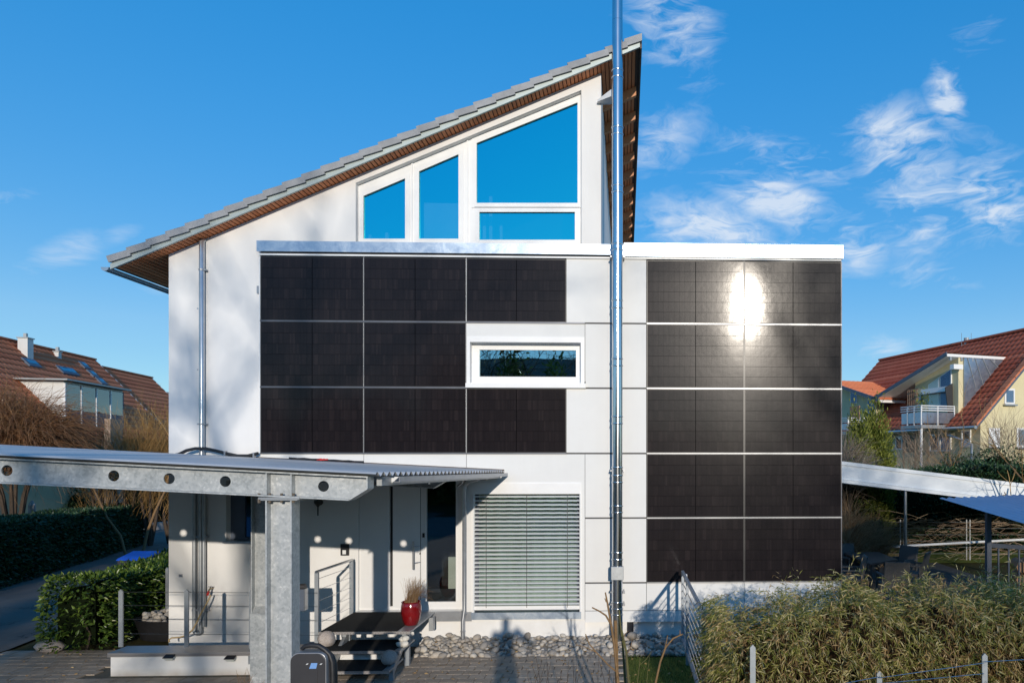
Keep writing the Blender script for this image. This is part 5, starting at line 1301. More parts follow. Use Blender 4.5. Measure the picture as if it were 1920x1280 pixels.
# chimneys
def roofpt(px, py, rz_=RZ):
    n = Vector(FL.b) * pit + Vector((0, 0, 1)); p = onplane(px, py, FL(0, 0, rz_), n); q = p - FL.c
    return q.dot(FL.a), q.dot(FL.b), p.z
for (px, pyb, pyt, w) in ((48, 666, 635, .40), (108, 671, 660, .22)):
    s, w_, z = roofpt(px, pyb); ztop = CAMZ + (CY - pyt) * ((FL(s, w_, 0) + Vector((0, DIST, 0))).dot(Vector((math.sin(YAW), math.cos(YAW), 0)))) / FOC
    m = MB(); FL.box(m, s - w / 2, s + w / 2, w_ - w / 2, w_ + w / 2, z - .5, ztop); co = m.build('chimney', 'wall_white', hl)
    m = MB(); FL.box(m, s - w / 2 - .04, s + w / 2 + .04, w_ - w / 2 - .04, w_ + w / 2 + .04, ztop + .002, ztop + .05); FL.box(m, s - .06, s + .06, w_ - .06, w_ + .06, ztop + .055, ztop + .25); m.build('cap', 'galv_plain', co)
# roof windows
def skylight(pa, pb, wd):
    s, w0, z0 = roofpt(*pa); s2, w1, z1 = roofpt(*pb)
    m = MB(); o_ = .07
    q = [(s - wd / 2, w0, z0 + .02), (s + wd / 2, w0, z0 + .02), (s + wd / 2, w1, z1 + .02), (s - wd / 2, w1, z1 + .02)]
    FL.poly(m, q, (0, .06, .09)); f = m.build('roof_window', 'slate_panel', hl)
    m = MB(); i_ = .09; FL.poly(m, [(s - wd / 2 + i_, w0 + i_ + .065, z0 - i_ * pit + .118), (s + wd / 2 - i_, w0 + i_ + .065, z0 - i_ * pit + .118), (s + wd / 2 - i_, w1 - i_ + .065, z1 + i_ * pit + .118), (s - wd / 2 + i_, w1 - i_ + .065, z1 + i_ * pit + .118)], (0, .008, .012)); m.build('pane', 'glass_clear', f)
for pa, pb, w in (((50, 676), (66, 691), .85), ((112, 690), (126, 704), .8), ((124, 692), (138, 706), .8), ((150, 681), (164, 694), .55), ((166, 697), (180, 710), .55), ((182, 711), (197, 724), .55)):
    skylight(pa, pb, w)
# glazed balcony
wB = 3.75
s0, zt1 = FL.hit(122, 719, wB); s1, zt2 = FL.hit(232, 735, wB); _, zr1 = FL.hit(122, 752, wB); _, zb1 = FL.hit(160, 775, wB)
zt1 = (zt1 + zt2) / 2; zb1 = min(zb1, zr1 - 1.1)
lg = MB(); FL.box(lg, s0, s1, 1.2, wB - .05, zt1 + .001, zt1 + .10); FL.box(lg, s0 - .3, s1 + .2, 1.0, wB + .25, zt1 + .105, zt1 + .17); lo = lg.build('balcony', 'galv_plain', hl)
m = MB(); FL.box(m, s0, s0 + .06, 1.2, wB - .06, zb1 + .1, zt1); m.build('side_cladding', 'wall_white', lo)
m = MB(); FL.box(m, s0, s1, 1.2, wB, zb1 - .12, zb1); m.build('balcony_floor', 'galv_plain', lo)
npan = 4
for i in range(npan):
    a, b = s0 + (s1 - s0) * i / npan, s0 + (s1 - s0) * (i + 1) / npan
    m = MB(); FL.box(m, a + .05, b - .03, wB - .03, wB - .01, zr1 - .35, zt1 - .02); m.build('glass_panel', 'glass_clear', lo)
    m = MB(); FL.box(m, a + .05, b - .03, wB - .04, wB - .01, zb1 + .05, zr1 - .36); m.build('parapet_panel', 'slate_panel', lo)
    m = MB(); FL.box(m, a - .02, a + .045, wB - .06, wB + .02, zb1 - .1, zt1); m.build('post', 'white_metal', lo)
m = MB(); FL.box(m, s1 - .05, s1, 1.2, wB, zb1, zt1); m.build('side_cladding', 'slate_panel', lo)
m = MB(); FL.box(m, s0 + .1, s1 - .1, 1.3, 1.36, zb1, zt1); m.build('inner_wall', 'interior_dark', lo)
for (a, b, c, d) in ((150, 167, 795, 815), (212, 226, 803, 826), (244, 258, 797, 817)):
    far_window(FL, hl, 3.32, a, b, c, d, bars=1)
for px in (180, 190):
    s, z = FL.hit(px, 790, 3.7); m = MB(); m.tube([FL(s, 3.7, 0), FL(s, 3.7, zb1 - .12)], .06, 8); m.build('balcony_post', 'galv_plain', hl)
s, z = FL.hit(213, 800, 4.6); m = MB(); FL.box(m, s - .55, s + .5, 4.5, 4.75, 0, 3.2 + (860 - 796) * 38 / 1330); tag(m.build('brick_screen', 'brick_pale'), 'pale brick garden screen in front of the left row house', 'wall')
# grey roofed house further back
gq = atd(285, 735, 62)
gh = thing('grey_roof_house', 'distant house with a brown-grey roof just left of the white wall', 'house', (gq.x, gq.y, 0))
zr = gq.z
e = Vector((gq.x - 4, gq.y - 4.5, zr - 3.4)); tiled('roof', e, (1, 0, 0), (0, 4.5, 3.4), 12, 5.6, 'roof_brown', gh, th=.4)
MB().box(gq.x - 3.6, gq.x + 7.6, gq.y - 3.9, gq.y + 3.5, 0, zr - 3.3).build('wall', 'wall_white', gh)
MB().hexa([(gq.x + .2, gq.y - 5.6, zr - 3.0), (gq.x + 2.4, gq.y - 5.6, zr - 3.0), (gq.x + 2.4, gq.y - 4.6, zr - 2.2), (gq.x + .2, gq.y - 4.6, zr - 2.2)], [(gq.x + .2, gq.y - 5.6, zr - 2.9), (gq.x + 2.4, gq.y - 5.6, zr - 2.9), (gq.x + 2.4, gq.y - 4.6, zr - 2.1), (gq.x + .2, gq.y - 4.6, zr - 2.1)]).build('roof_collector', 'slate_panel', gh)
MB().box(gq.x - .4, gq.x + 3, gq.y - 5.4, gq.y - 4.4, 0, zr - 3.6).build('bay', 'wall_white', gh)
# willow-like shrub and golden brushwood
def strand_bush(name, label, c, rx, ry, ztop, zlow, n, mat, r, weep=.8, Lr=(1.0, 2.4), up=.4, seed=1, cat='shrub', group=None, trunk=True):
    rg = np.random.default_rng(seed); t = thing(name, label, cat, (c[0], c[1], 0), group)
    k = 7; Pm = np.zeros((n, k, 3))
    th = rg.uniform(0, 2 * math.pi, n); q = np.sqrt(rg.random(n)); hz = rg.random(n) ** .6
    h = zlow + (ztop - zlow) * hz * (1 - .35 * q ** 2) * (1 + .06 * np.sin(th * 3) + .05 * rg.normal(size=n))
    p = np.stack([c[0] + rx * q * np.cos(th) * .85, c[1] + ry * q * np.sin(th) * .85, h], 1)
    d = np.stack([np.cos(th) * q, np.sin(th) * q, np.full(n, up)], 1) + rg.normal(size=(n, 3)) * .35
    Ls = rg.uniform(*Lr, n)
    for j in range(k):
        Pm[:, j] = p
        dn = d / np.linalg.norm(d, axis=1)[:, None]; p = p + dn * (Ls / (k - 1))[:, None]; d = dn + np.array([0, 0, -weep / k * 2.0]) + rg.normal(size=(n, 3)) * .10
    Pm[:, :, 2] = np.maximum(Pm[:, :, 2], .02)
    put('twigs', strands_mesh('twigs', Pm, r, mat), t)
    if trunk:
        for i in range(6):
            m = MB(); a = i * 1.05; m.tube([(c[0], c[1], 0), (c[0] + rx * .2 * math.cos(a), c[1] + ry * .2 * math.sin(a), zlow * .7 + .3), (c[0] + rx * .5 * math.cos(a), c[1] + ry * .5 * math.sin(a), (zlow + ztop) / 2)], [.08, .055, .02], 6)
            m.build('stem', 'bark', t, True)
    return t
q_ = atd(25, 800, 22); strand_bush('weeping_shrub', 'huge reddish brown weeping shrub of bare twigs at the left edge', (q_.x, q_.y), 1.55, 1.5, 4.9, 2.5, 4200, 'twig_willow', .0075, 1.0, (.9, 1.7), .6, 2)
q_ = atd(-60, 800, 24); strand_bush('weeping_shrub', 'bare brown weeping shrub cut off by the left frame edge', (q_.x, q_.y), 1.6, 1.6, 5.0, 2.6, 2600, 'twig_willow', .0075, 1.0, (.9, 1.7), .6, 12)
for i, (px, top, rad, n) in enumerate(((190, 825, .7, 350), (235, 812, .8, 500), (282, 795, .9, 800), (318, 805, .9, 700))):
    d_ = 25 + i * .6; q_ = atd(px, 800, d_)
    strand_bush('golden_brush', ('sparse golden brush of bare stems beside the weeping shrub', 'golden brown bare brush below the glazed balcony', 'thick golden brown bare brush left of the white wall', 'golden brush half hidden by the white wall corner')[i],
                (q_.x, q_.y), rad, rad, CAMZ + (860 - top) * d_ / 1330, .8, n, 'twig_gold', .006, .15, (.8, 1.7), 1.6, 30 + i, group='golden brush behind the carport')
q_ = atd(236, 860, 23.5); bare_tree('young_tree', 'thin young tree with pale stem in front of the row house', (q_.x, q_.y, 0), 5.6, 5, 2, (4, 5), .045, 'bark_gold', 'twig_gold', (-.06, 0), .6, twig=.005)
q_ = atd(268, 860, 24.5); bare_tree('young_tree', 'thin bare sapling close to the white wall corner', (q_.x, q_.y, 0), 5.9, 8, 2, (4, 6), .05, 'bark_gold', 'twig_gold', (.03, 0), .6, twig=.005)

# ------------------------------------------------------------------ neighbour house on the right
DR = 30.0
cr = atd(1834, 779, DR); EZ = cr.z
FR_ = Frame((cr.x, cr.y), (-.285, .9585), (-.9585, -.285))
hr = thing('neighbour_house', 'cream house with red tiled roof, dormers and grey balcony, on the right', 'house', FR_(4, -3, 0))
HW = 4.05; RZ2 = EZ + HW * 1.0; LEN = FR_.hit(1650, 690, -HW)[0]
def slope(w): return EZ - w
e = FR_(-.35, .45, slope(.45)); v = FR_(-.35, -HW, RZ2) - e
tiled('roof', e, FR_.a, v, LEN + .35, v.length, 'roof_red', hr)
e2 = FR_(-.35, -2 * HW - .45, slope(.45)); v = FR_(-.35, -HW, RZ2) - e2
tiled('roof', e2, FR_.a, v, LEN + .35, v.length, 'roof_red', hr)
m = MB(); FR_.box(m, -.4, LEN, -HW - .13, -HW + .13, RZ2 + .03, RZ2 + .13); m.build('ridge', 'roof_red', hr)
m = MB(); FR_.poly(m, [(0, -.12, -.2), (0, -.12, EZ - .05), (0, -HW, RZ2 - .18), (0, -2 * HW + .12, EZ - .05), (0, -2 * HW + .12, -.2)], (LEN - .3, 0, 0)); m.build('wall', 'wall_cream', hr)
m = MB(); FR_.poly(m, [(-.42, .5, slope(.5) + .12), (-.42, -HW, RZ2 + .12), (-.42, -HW, RZ2 - .14), (-.42, .5, slope(.5) - .12)], (.06, 0, 0)); m.build('barge_board', 'slate_panel', hr)
# verge tiles: orange strip along the near gable
nv = 18
for i in range(nv):
    w0_ = .5 - (HW + .5) * i / nv; w1_ = .5 - (HW + .5) * (i + 1) / nv - .03
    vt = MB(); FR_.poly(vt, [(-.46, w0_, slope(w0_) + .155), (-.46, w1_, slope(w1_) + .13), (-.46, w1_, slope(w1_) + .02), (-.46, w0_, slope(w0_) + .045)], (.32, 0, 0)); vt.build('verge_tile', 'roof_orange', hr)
g0, g1 = FR_(-.45, .56, slope(.56) + .05), FR_(LEN, .56, slope(.56) + .05)
MB().tube([g0, g1], .075, 10).build('gutter', 'gutter_zinc', hr, True)
s, z = FR_.hit(1832, 800, .1); MB().tube([FR_(s + 2.4, .55, EZ - .5), FR_(s + 1.0, .3, EZ - .9), FR_(s + .35, .05, EZ - 1.2), FR_(s + .35, .05, 0)], .06, 8).build('downpipe', 'gutter_zinc', hr, True)
def dormer(pk, low, wallL, wallR, name):
    """pk, low: pixels of the high and low ends of the roof verge; wallL/R: pixels of the front wall's ends"""
    wv = .55
    sH, zH = FR_.hit(*pk, wv); sL, zL = FR_.hit(*low, wv)
    zf = lambda s: zH + (zL - zH) * (s - sH) / (sL - sH)
    sR, _ = FR_.hit(wallR, 740, -.1); sLf, _ = FR_.hit(wallL, 740, -.1)
    r = MB(); FR_.poly(r, [(sH, wv, zH - .16), (sL, wv, zL - .16), (sL, -3.2, zL - .16), (sH, -3.2, zH - .16)], (0, 0, .12)); d = r.build(name, 'white_frame', hr)
    e = FR_(sL, wv, zL - .03); u = FR_.b * -1; v = FR_(sH, wv, zH - .03) - e
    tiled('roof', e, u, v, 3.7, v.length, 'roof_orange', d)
    m = MB(); FR_.poly(m, [(sH, wv + .01, zH + .03), (sL, wv + .01, zL + .03), (sL, wv + .01, zL - .14), (sH, wv + .01, zH - .14)], (0, .04, 0)); m.build('verge_board', 'slate_panel', d)
    m = MB(); FR_.poly(m, [(sR, -.1, EZ - .6), (sLf, -.1, EZ - .6), (sLf, -.1, zf(sLf) - .17), (sR, -.1, zf(sR) - .17)], (0, -.25, 0)); m.build('wall', 'wall_cream', d)
    for sg in (sR, sLf):
        zt = zf(sg) - .17; m = MB(); FR_.poly(m, [(sg, -.36, slope(-.36)), (sg, -.36, zt), (sg, -(zt - EZ), zt)], (.05 if sg == sLf else -.05, 0, 0)); m.build('cheek', 'zinc_flash', d)
        for i in range(4):
            w = -.55 - i * .42
            if slope(w) < zt - .1:
                m = MB(); off = .07 if sg == sLf else -.07; m.bar(FR_(sg + off * .9, w, zt), FR_(sg + off * .9, w - .45, max(slope(w - .45), zt - 1.3)), .03, .03); m.build('seam', 'galv_plain', d)
    m = MB()
    for i in range(6):
        w = .35 - i * .6; FR_.box(m, sH - .0, sH + .06 * (1 if sL > sH else -1), w - .05, w + .05, zH - .32, zH - .165)
    m.build('rafter_ends', 'galv_plain', d)
    return d, zf, sR, sLf
d1, zf1, sR1, sL1 = dormer((1776, 661), (1634, 748), 1716, 1797, 'dormer')
wD = -.098
# dormer glazing
def polywin(parent, pxs, w, glass, fw=.08):
    pts = [FR_.hit(a, b, w) for a, b in pxs]; cs_ = sum(p[0] for p in pts) / len(pts); cz_ = sum(p[1] for p in pts) / len(pts)
    m = MB(); FR_.poly(m, [(s, w, z) for s, z in pts], (0, .05, 0)); f = m.build('window', 'white_frame', parent)
    m = MB(); FR_.poly(m, [(cs_ + (s - cs_) * .88, w + .051, cz_ + (z - cz_) * .90) for s, z in pts], (0, .008, 0)); m.build('pane', glass, f)
polywin(d1, [(1764, 729), (1785, 727), (1785, 691), (1764, 706)], wD, 'glass_far'); polywin(d1, [(1742, 730), (1762, 729), (1762, 707), (1742, 721)], wD, 'glass_clear')
polywin(d1, [(1764, 768), (1785, 767), (1785, 733), (1764, 735)], wD, 'glass_far'); polywin(d1, [(1743, 769), (1763, 768), (1763, 736), (1743, 738)], wD, 'glass_clear')
s0, z0 = FR_.hit(1738, 737, wD); s1, z1 = FR_.hit(1787, 728, wD); m = MB(); FR_.box(m, min(s0, s1), max(s0, s1), wD + .05, wD + .35, (z0 + z1) / 2 - .10, (z0 + z1) / 2 + .12); m.build('awning_box', 'white_frame', d1)
m = MB(); s0, z0 = FR_.hit(1790, 690, .25); FR_.box(m, s0 - .12, s0 + .12, -.1, .4, z0 - .05, z0 + .16); m.build('beam_end', 'white_frame', d1)
m = MB(); s0, z0 = FR_.hit(1728, 743, wD); FR_.box(m, s0 - .08, s0 + .08, wD, wD + .12, z0 - .18, z0 + .12); m.build('wall_light', 'galv_plain', d1)
d2_, zf2, sR2, sL2 = dormer((1545, 712), (1650, 748), 1560, 1643, 'dormer')
polywin(d2_, [(1596, 757), (1608, 756), (1608, 740), (1596, 734)], wD, 'glass_far'); polywin(d2_, [(1628, 775), (1640, 774), (1640, 750), (1628, 747)], wD, 'glass_far')
# balconies
def balcony(pL, pC, pR, pyT, pyB, name, parts=3):
    wo = 1.75
    sC, zT = FR_.hit(pC, pyT, wo); _, zB = FR_.hit(pC, pyB, wo); sF, _ = FR_.hit(pL, pyT, wo)
    b = MB(); FR_.box(b, sC, sF, -.1, wo, zB - .12, zB + .03); bo = b.build(name, 'galv_plain', hr)
    for (a, b_, axis) in ((sC, sF, 's'), (-.05, wo, 'w')):
        n = parts if axis == 's' else 2
        for i in range(n):
            u0, u1 = a + (b_ - a) * i / n + .06, a + (b_ - a) * (i + 1) / n - .04
            m = MB()
            if axis == 's': FR_.box(m, u0, u1, wo - .03, wo - .005, zB + .10, zT - .28)
            else: FR_.box(m, sC - .0, sC + .025, u0, u1, zB + .10, zT - .28)
            m.build('balcony_panel', 'zinc_flash', bo)
            m = MB()
            if axis == 's': FR_.box(m, u0 - .055, u0 - .01, wo - .06, wo + .0, zB, zT - .03)
            else: FR_.box(m, sC - .03, sC + .035, u0 - .055, u0 - .01, zB, zT - .03)
            m.build('baluster', 'white_metal', bo)
    for zz in (zT, zT - .10, zT - .20):
        MB().tube([FR_(sF, wo, zz), FR_(sC, wo, zz), FR_(sC, -.05, zz)], .025, 6).build('rail', 'white_metal', bo)
    MB().tube([FR_(sC + .1, wo - .1, 0), FR_(sC + .1, wo - .1, zB - .12)], .055, 8).build('post', 'white_metal', bo)
    return bo, sC, sF, zB, zT, wo
bo1, sC, sF, zB, zT, wo = balcony(1689, 1727, 1776, 760, 797, 'balcony')
m = MB()
for i in range(6):
    FR_.box(m, sF - .2 - i * .12, sF - .16 - i * .12, wo - .25, wo - .22, zB, zT + .75)
for i in range(7): FR_.box(m, sF - .9, sF - .15, wo - .262, wo - .24, zB + .3 + i * .22, zB + .34 + i * .22)
m.build('trellis', 'clay_trellis', bo1)
m = MB(); FR_.poly(m, [(sC + .12, .1, zB + .03), (sC + .12, .35, zB + 1.7), (sC + .12, -.05, zB + 1.9), (sC + .12, -.08, zB + .03)], (.04, 0, 0)); m.build('folded_screen', 'charger_grey', bo1)
q_ = FR_(sF - .9, wo - .45, zB + 1.0); nn = 170
put('balcony_plant', leaves_mesh('balcony_plant', np.array(q_)[None] + RNG.normal(size=(nn, 3)) * np.array([.18, .18, .3]), .14, .05, 'leaf_thuja', up=.5), bo1)['kind'] = 'stuff'
bo2 = balcony(1535, 1590, 1620, 783, 809, 'balcony')
bq2 = bo2[0]; m = MB(); s0, z0 = FR_.hit(1594, 762, 1.2); s1, z1 = FR_.hit(1612, 785, 1.2); FR_.box(m, min(s0, s1), max(s0, s1), 1.18, 1.22, z1, z0); m.build('trellis', 'clay_trellis', bq2)
# ground floor openings on the long side, gable windows
wG = -.12
for (a, b, c, d, bars) in ((1680, 1693, 817, 843, 0), (1743, 1784, 811, 846, 1), (1803, 1821, 806, 838, 0)): far_window(FR_, hr, wG, a, b, c, d, bars=bars, glass='glass_far')
m = MB(); s0, z0 = FR_.hit(1694, 848, .5); s1, z1 = FR_.hit(1716, 815, .5)
s0, s1 = min(s0, s1), max(s0, s1)
for i in range(9):
    t = i / 8; m.bar(FR_(s0 + (s1 - s0) * t, .5, z0), FR_(s0 + (s1 - s0) * min(1, t + .5), .5, z0 + (z1 - z0) * min(1, (1 - t) * 2)), .03, .03); m.bar(FR_(s0 + (s1 - s0) * t, .52, z0), FR_(s0 + (s1 - s0) * max(0, t - .5), .52, z0 + (z1 - z0) * min(1, t * 2)), .03, .03)
m.tube([FR_(s0, .5, 0), FR_(s0, .5, z1)] + [FR_((s0 + s1) / 2 - (s1 - s0) / 2 * math.cos(a), .5, z1 + .22 * math.sin(a)) for a in np.linspace(.2, 2.9, 8)] + [FR_(s1, .5, z1), FR_(s1, .5, 0)], .035, 6)
tag(m.build('trellis_arch', 'wood_grey'), 'arched lattice trellis by the ground floor of the cream house', 'trellis')
# gable end faces the garden: windows on the plane s = 0
def gable_win(px0, px1, py0, py1, shutter=False):
    w0, z1 = FR_.hits(px0, py0, -.0); w1, z0 = FR_.hits(px1, py1, -.0); w0, w1 = min(w0, w1), max(w0, w1)
    m = MB(); FR_.box(m, -.06, .0, w0, w1, z0, z1); o = m.build('window', 'white_frame', hr)
    m = MB(); FR_.box(m, -.075, -.061, w0 + .08, w1 - .08, z0 + .08, z1 - .08); m.build('shutter' if shutter else 'pane', 'white_metal' if shutter else 'glass_far', o)
    m = MB(); FR_.box(m, -.16, -.0, w0 - .06, w1 + .06, z0 - .07, z0 - .002); m.build('sill', 'galv_plain', o)
gable_win(1882, 1901, 728, 758); gable_win(1853, 1873, 802, 838, True); gable_win(1905, 1935, 802, 838)
m = MB(); p = onplane(1812, 650, FR_(0, -HW, 0), FR_.b); MB().tube([Vector((p.x, p.y, RZ2)), Vector((p.x, p.y, p.z + .3))], .025, 6).tube([Vector((p.x - .25, p.y, p.z)), Vector((p.x - .25, p.y, p.z + .7))], .012, 4).tube([Vector((p.x + .25, p.y, p.z)), Vector((p.x + .25, p.y, p.z + .7))], .012, 4).tube([Vector((p.x - .25, p.y, p.z + .1)), Vector((p.x + .25, p.y, p.z + .1))], .012, 4).tube([Vector((p.x, p.y, p.z)), Vector((p.x, p.y, p.z + .45))], [.10, .13], 10).build('aerial', 'galv_post', hr)

# ------------------------------------------------------------------ garden on the right
for i, (px, top, rr, lab) in enumerate(((1607, 792, .66, 'yellow green conifer column next to the annex wall, the shorter of the two'), (1640, 775, .76, 'yellow green conifer column in front of the cream house, the taller of the two'))):
    d_ = 24.0 + i * .5; q_ = atd(px, 850, d_); zt = (CAMZ + (860 - top) * d_ / 1330) * 1.0
    bush('conifer', lab, 'conifer', (q_.x, q_.y, zt * .52), rr, rr, zt * .50, 15000, .15, .045, 'leaf_thuja', up=1.6, cone=.34, rag=.35, group='conifers by the annex')
q_ = atd(1600, 960, 22); bush('garden_shrub', 'bushy green shrub below the white patio roof near the annex corner', 'shrub', (q_.x, q_.y, 1.6), .8, .8, 1.5, 3500, .12, .05, 'leaf_bush')
q_ = atd(1637, 965, 21.5); bush('garden_shrub', 'rounded light green shrub at the end of the bare vines', 'shrub', (q_.x, q_.y, 1.15), .5, .5, .75, 3000, .10, .02, 'leaf_thuja', up=.8)
q_ = atd(1622, 1005, 20.5); strand_bush('ornamental_grass', 'straw coloured ornamental grass clump behind the patio table', (q_.x, q_.y), .7, .6, .9, .05, 1600, 'grass_dry', .005, .5, (.5, 1.1), 1.4, 41, cat='grass', trunk=False)
q_ = atd(1590, 1000, 19.5); strand_bush('ornamental_grass', 'pale ornamental grass beside the annex corner', (q_.x, q_.y), .4, .5, 1.6, .1, 900, 'grass_dry', .005, .6, (.5, 1.1), 1.2, 42, cat='grass', trunk=False)
q_ = atd(1585, 850, 21); strand_bush('pampas_shrub', 'pinkish dried shrub just beside the annex wall above the patio roof', (q_.x, q_.y), .6, .6, 3.6, 2.0, 700, 'twig_vine', .008, .5, (.5, .9), .8, 43)
hb0, hb1 = atd(1640, 900, 25.5), atd(2050, 900, 24.5)
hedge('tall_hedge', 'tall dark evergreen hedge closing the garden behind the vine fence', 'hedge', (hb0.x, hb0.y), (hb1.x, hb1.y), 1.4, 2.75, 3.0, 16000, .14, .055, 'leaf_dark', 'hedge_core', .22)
for i, (px, py, rr, zz, lab) in enumerate(((1800, 845, 1.0, 3.2, 'dark green shrub in front of the cream house gable'), (1870, 835, 1.1, 3.5, 'dark rounded shrub at the right edge before the cream house'))):
    q_ = atd(px, py, 26); bush('dark_shrub', lab, 'shrub', (q_.x, q_.y, zz - 1.0), rr, rr, 1.2, 3500, .13, .05, 'leaf_dark')
for i, (px, rad, top, n, lab) in enumerate(((1715, .8, 826, 300, 'bare brown shrub under the grey balcony'), (1760, .9, 822, 380, 'thicket of bare twigs in front of the garden door'), (1890, 1.0, 800, 700, 'greyish bare thicket below the gable window'))):
    d_ = 26.5; q_ = atd(px, 830, d_); strand_bush('bare_shrub', lab, (q_.x, q_.y), rad, rad, CAMZ + (860 - top) * d_ / 1330, 1.5, n, 'twig_vine', .006, .3, (.7, 1.3), 1.2, 50 + i, group='bare shrubs before the cream house')
q_ = atd(1797, 880, 25.8); bare_tree('fruit_tree', 'bare forked young tree in front of the right balcony', (q_.x, q_.y, 0), 4.9, 15, 3, (3, 4), .045, 'bark_gold', 'twig_gold', (.0, 0), .55, twig=.006, grav=.12)
q_ = atd(1912, 900, 19); bare_tree('fruit_tree', 'bare tree with yellowish bark at the right edge', (q_.x, q_.y, 0), 4.4, 23, 3, (3, 5), .06, 'bark_gold', 'twig_gold', (-.02, 0), .7, twig=.006, grav=.05)
# patio roof: sloping white beam with lamella underside
pt0, pt1 = at(1560, 862, 7.3), at(1990, 915, 7.3); yA = 7.3
aw = thing('patio_roof', 'long sloping white patio roof beam on a thin steel pole', 'patio roof', (8.5, yA, 0))
def zaw(x): return pt0.z + (pt1.z - pt0.z) * (x - pt0.x) / (pt1.x - pt0.x)
xa, xb = 3.82, 14.0
for (dz0, dz1, y0, y1, nm) in ((-.10, .0, -.06, .10, 'top_profile'), (-.50, -.104, -.03, .10, 'beam'), (-.60, -.505, -.10, .16, 'lower_profile')):
    MB().hexa([(xa, yA + y0, zaw(xa) + dz0), (xb, yA + y0, zaw(xb) + dz0), (xb, yA + y1, zaw(xb) + dz0), (xa, yA + y1, zaw(xa) + dz0)],
              [(xa, yA + y0, zaw(xa) + dz1), (xb, yA + y0, zaw(xb) + dz1), (xb, yA + y1, zaw(xb) + dz1), (xa, yA + y1, zaw(xa) + dz1)]).build(nm, 'awning_white', aw)
MB().hexa([(xa, yA + .11, zaw(xa) - .14), (xb, yA + .11, zaw(xb) - .14), (xb, yA + 3.2, zaw(xb) - .14), (xa, yA + 3.2, zaw(xa) - .14)], [(xa, yA + .11, zaw(xa) - .10), (xb, yA + .11, zaw(xb) - .10), (xb, yA + 3.2, zaw(xb) - .10), (xa, yA + 3.2, zaw(xa) - .10)]).build('roof_panel', 'awning_white', aw)
for i in range(12):
    x = 4.0 + i * .32; MB().hexa([(x, yA + .2, zaw(x) - .62), (x + .25, yA + .2, zaw(x + .25) - .62), (x + .25, yA + 3, zaw(x + .25) - .62), (x, yA + 3, zaw(x) - .62)], [(x, yA + .2, zaw(x) - .60), (x + .25, yA + .2, zaw(x + .25) - .60), (x + .25, yA + 3, zaw(x + .25) - .60), (x, yA + 3, zaw(x) - .60)]).build('lamella', 'awning_white', aw)
px_ = at(1699, 920, yA).x; MB().tube([(px_, yA + .05, 0), (px_, yA + .05, zaw(px_) - .60)], .045, 12).build('pole', 'steel_brushed', aw, True)
# corrugated shelter
SZ = 2.3
b0 = ground(1762, 934, SZ); b1_ = ground(1990, 924, SZ); f0 = ground(1930, 984, SZ); f1 = ground(2300, 990, SZ)
sh = thing('corrugated_shelter', 'corrugated metal shelter roof on dark posts at the right edge', 'shelter', (f0.x, f0.y + 3, 0))
V = []; F = []; n = 160
for j in range(n + 1):
    t = j / n; w = .022 * math.sin(t * n / 8 * 2 * math.pi * .9)
    a = b0.lerp(b1_, t); c_ = f0.lerp(f1, t); a.z += w + .0; c_.z += w
    V += [tuple(a), tuple(c_)]
m = MB(); m.v = V; m.f = [(2 * j, 2 * j + 1, 2 * j + 3, 2 * j + 2) for j in range(n)]; m.build('roof_sheet', 'corrugated_shade', sh, True)
for (px, d_) in ((1853, 15.5), (1990, 15.0)):
    q_ = atd(px, 1000, d_); MB().box(q_.x - .05, q_.x + .05, q_.y - .05, q_.y + .05, 0, SZ - .04).build('post', 'slate_panel', sh)
q0, q1 = atd(1853, 1000, 15.5), atd(1990, 1000, 15.0)
MB().bar((q0.x, q0.y, 1.32), (q1.x, q1.y, 1.28), .05, .09).build('cross_rail', 'slate_panel', sh)
for i in range(6):
    t = (i + 1) / 7; q_ = q0.lerp(q1, t); MB().box(q_.x - .015, q_.x + .015, q_.y - .015, q_.y + .015, .0, 1.26).build('baluster', 'slate_panel', sh)
for i in range(9):
    q_ = atd(1925 + (i % 3) * 16, 1000, 15.9); MB().tube([(q_.x - .1, q_.y, .2 + .13 * (i // 3) * 2.2), (q_.x + .2, q_.y + .8, .2 + .13 * (i // 3) * 2.2)], .12, 8).build('log', 'clay_trellis', sh)
# white tube rail and vine fence
tag(MB().tube([atd(1585, 1029, 21), atd(1935, 1010, 21)], .035, 8).build('tube_rail', 'white_metal', None, True), 'long white tube rail crossing the garden behind the patio table', 'rail')
vf = thing('vine_fence', 'wire fence overgrown with bare tangled vines in the garden', 'fence', atd(1750, 1045, 22.5))
posts = [atd(px, 1042, 22.5) for px in (1592, 1691, 1815, 1935)]
for p in posts:
    for dx in (-.05, .06): MB().tube([(p.x + dx, p.y, 0), (p.x + dx, p.y, 1.28)], .022, 6).build('post', 'galv_plain', vf)
for z in (.2, .4, .6, .8, 1.0, 1.2): MB().tube([Vector((p.x, p.y, z)) for p in posts], .007, 4).build('wire', 'galv_plain', vf)
rg = np.random.default_rng(5); nvn = 120; Pm = np.zeros((nvn, 9, 3)); A_, B_ = np.array(posts[0]), np.array(posts[-1])
for i in range(nvn):
    t = rg.random(); c = A_ + (B_ - A_) * t; c[2] = rg.choice([.35, .6, .9, 1.05, 1.15, 1.2]) + rg.normal() * .08; L = rg.uniform(.6, 2.6); dr_ = rg.choice([-1, 1]); sag = rg.uniform(.05, .8); u = (B_ - A_) / np.linalg.norm(B_ - A_)
    for j in range(9):
        q = j / 8; p = c + u * dr_ * L * q; p[2] += rg.uniform(.0, .12) * math.sin(q * 6 + i) + .22 * math.sin(q * math.pi) * (i % 3 == 0) - sag * q ** 2; p[1] += .15 * math.sin(q * 5 + i * 2.1); p[2] = max(p[2], .03); Pm[i, j] = p
put('vines', strands_mesh('vines', Pm, rg.uniform(.006, .011, nvn), 'twig_vine'), vf)
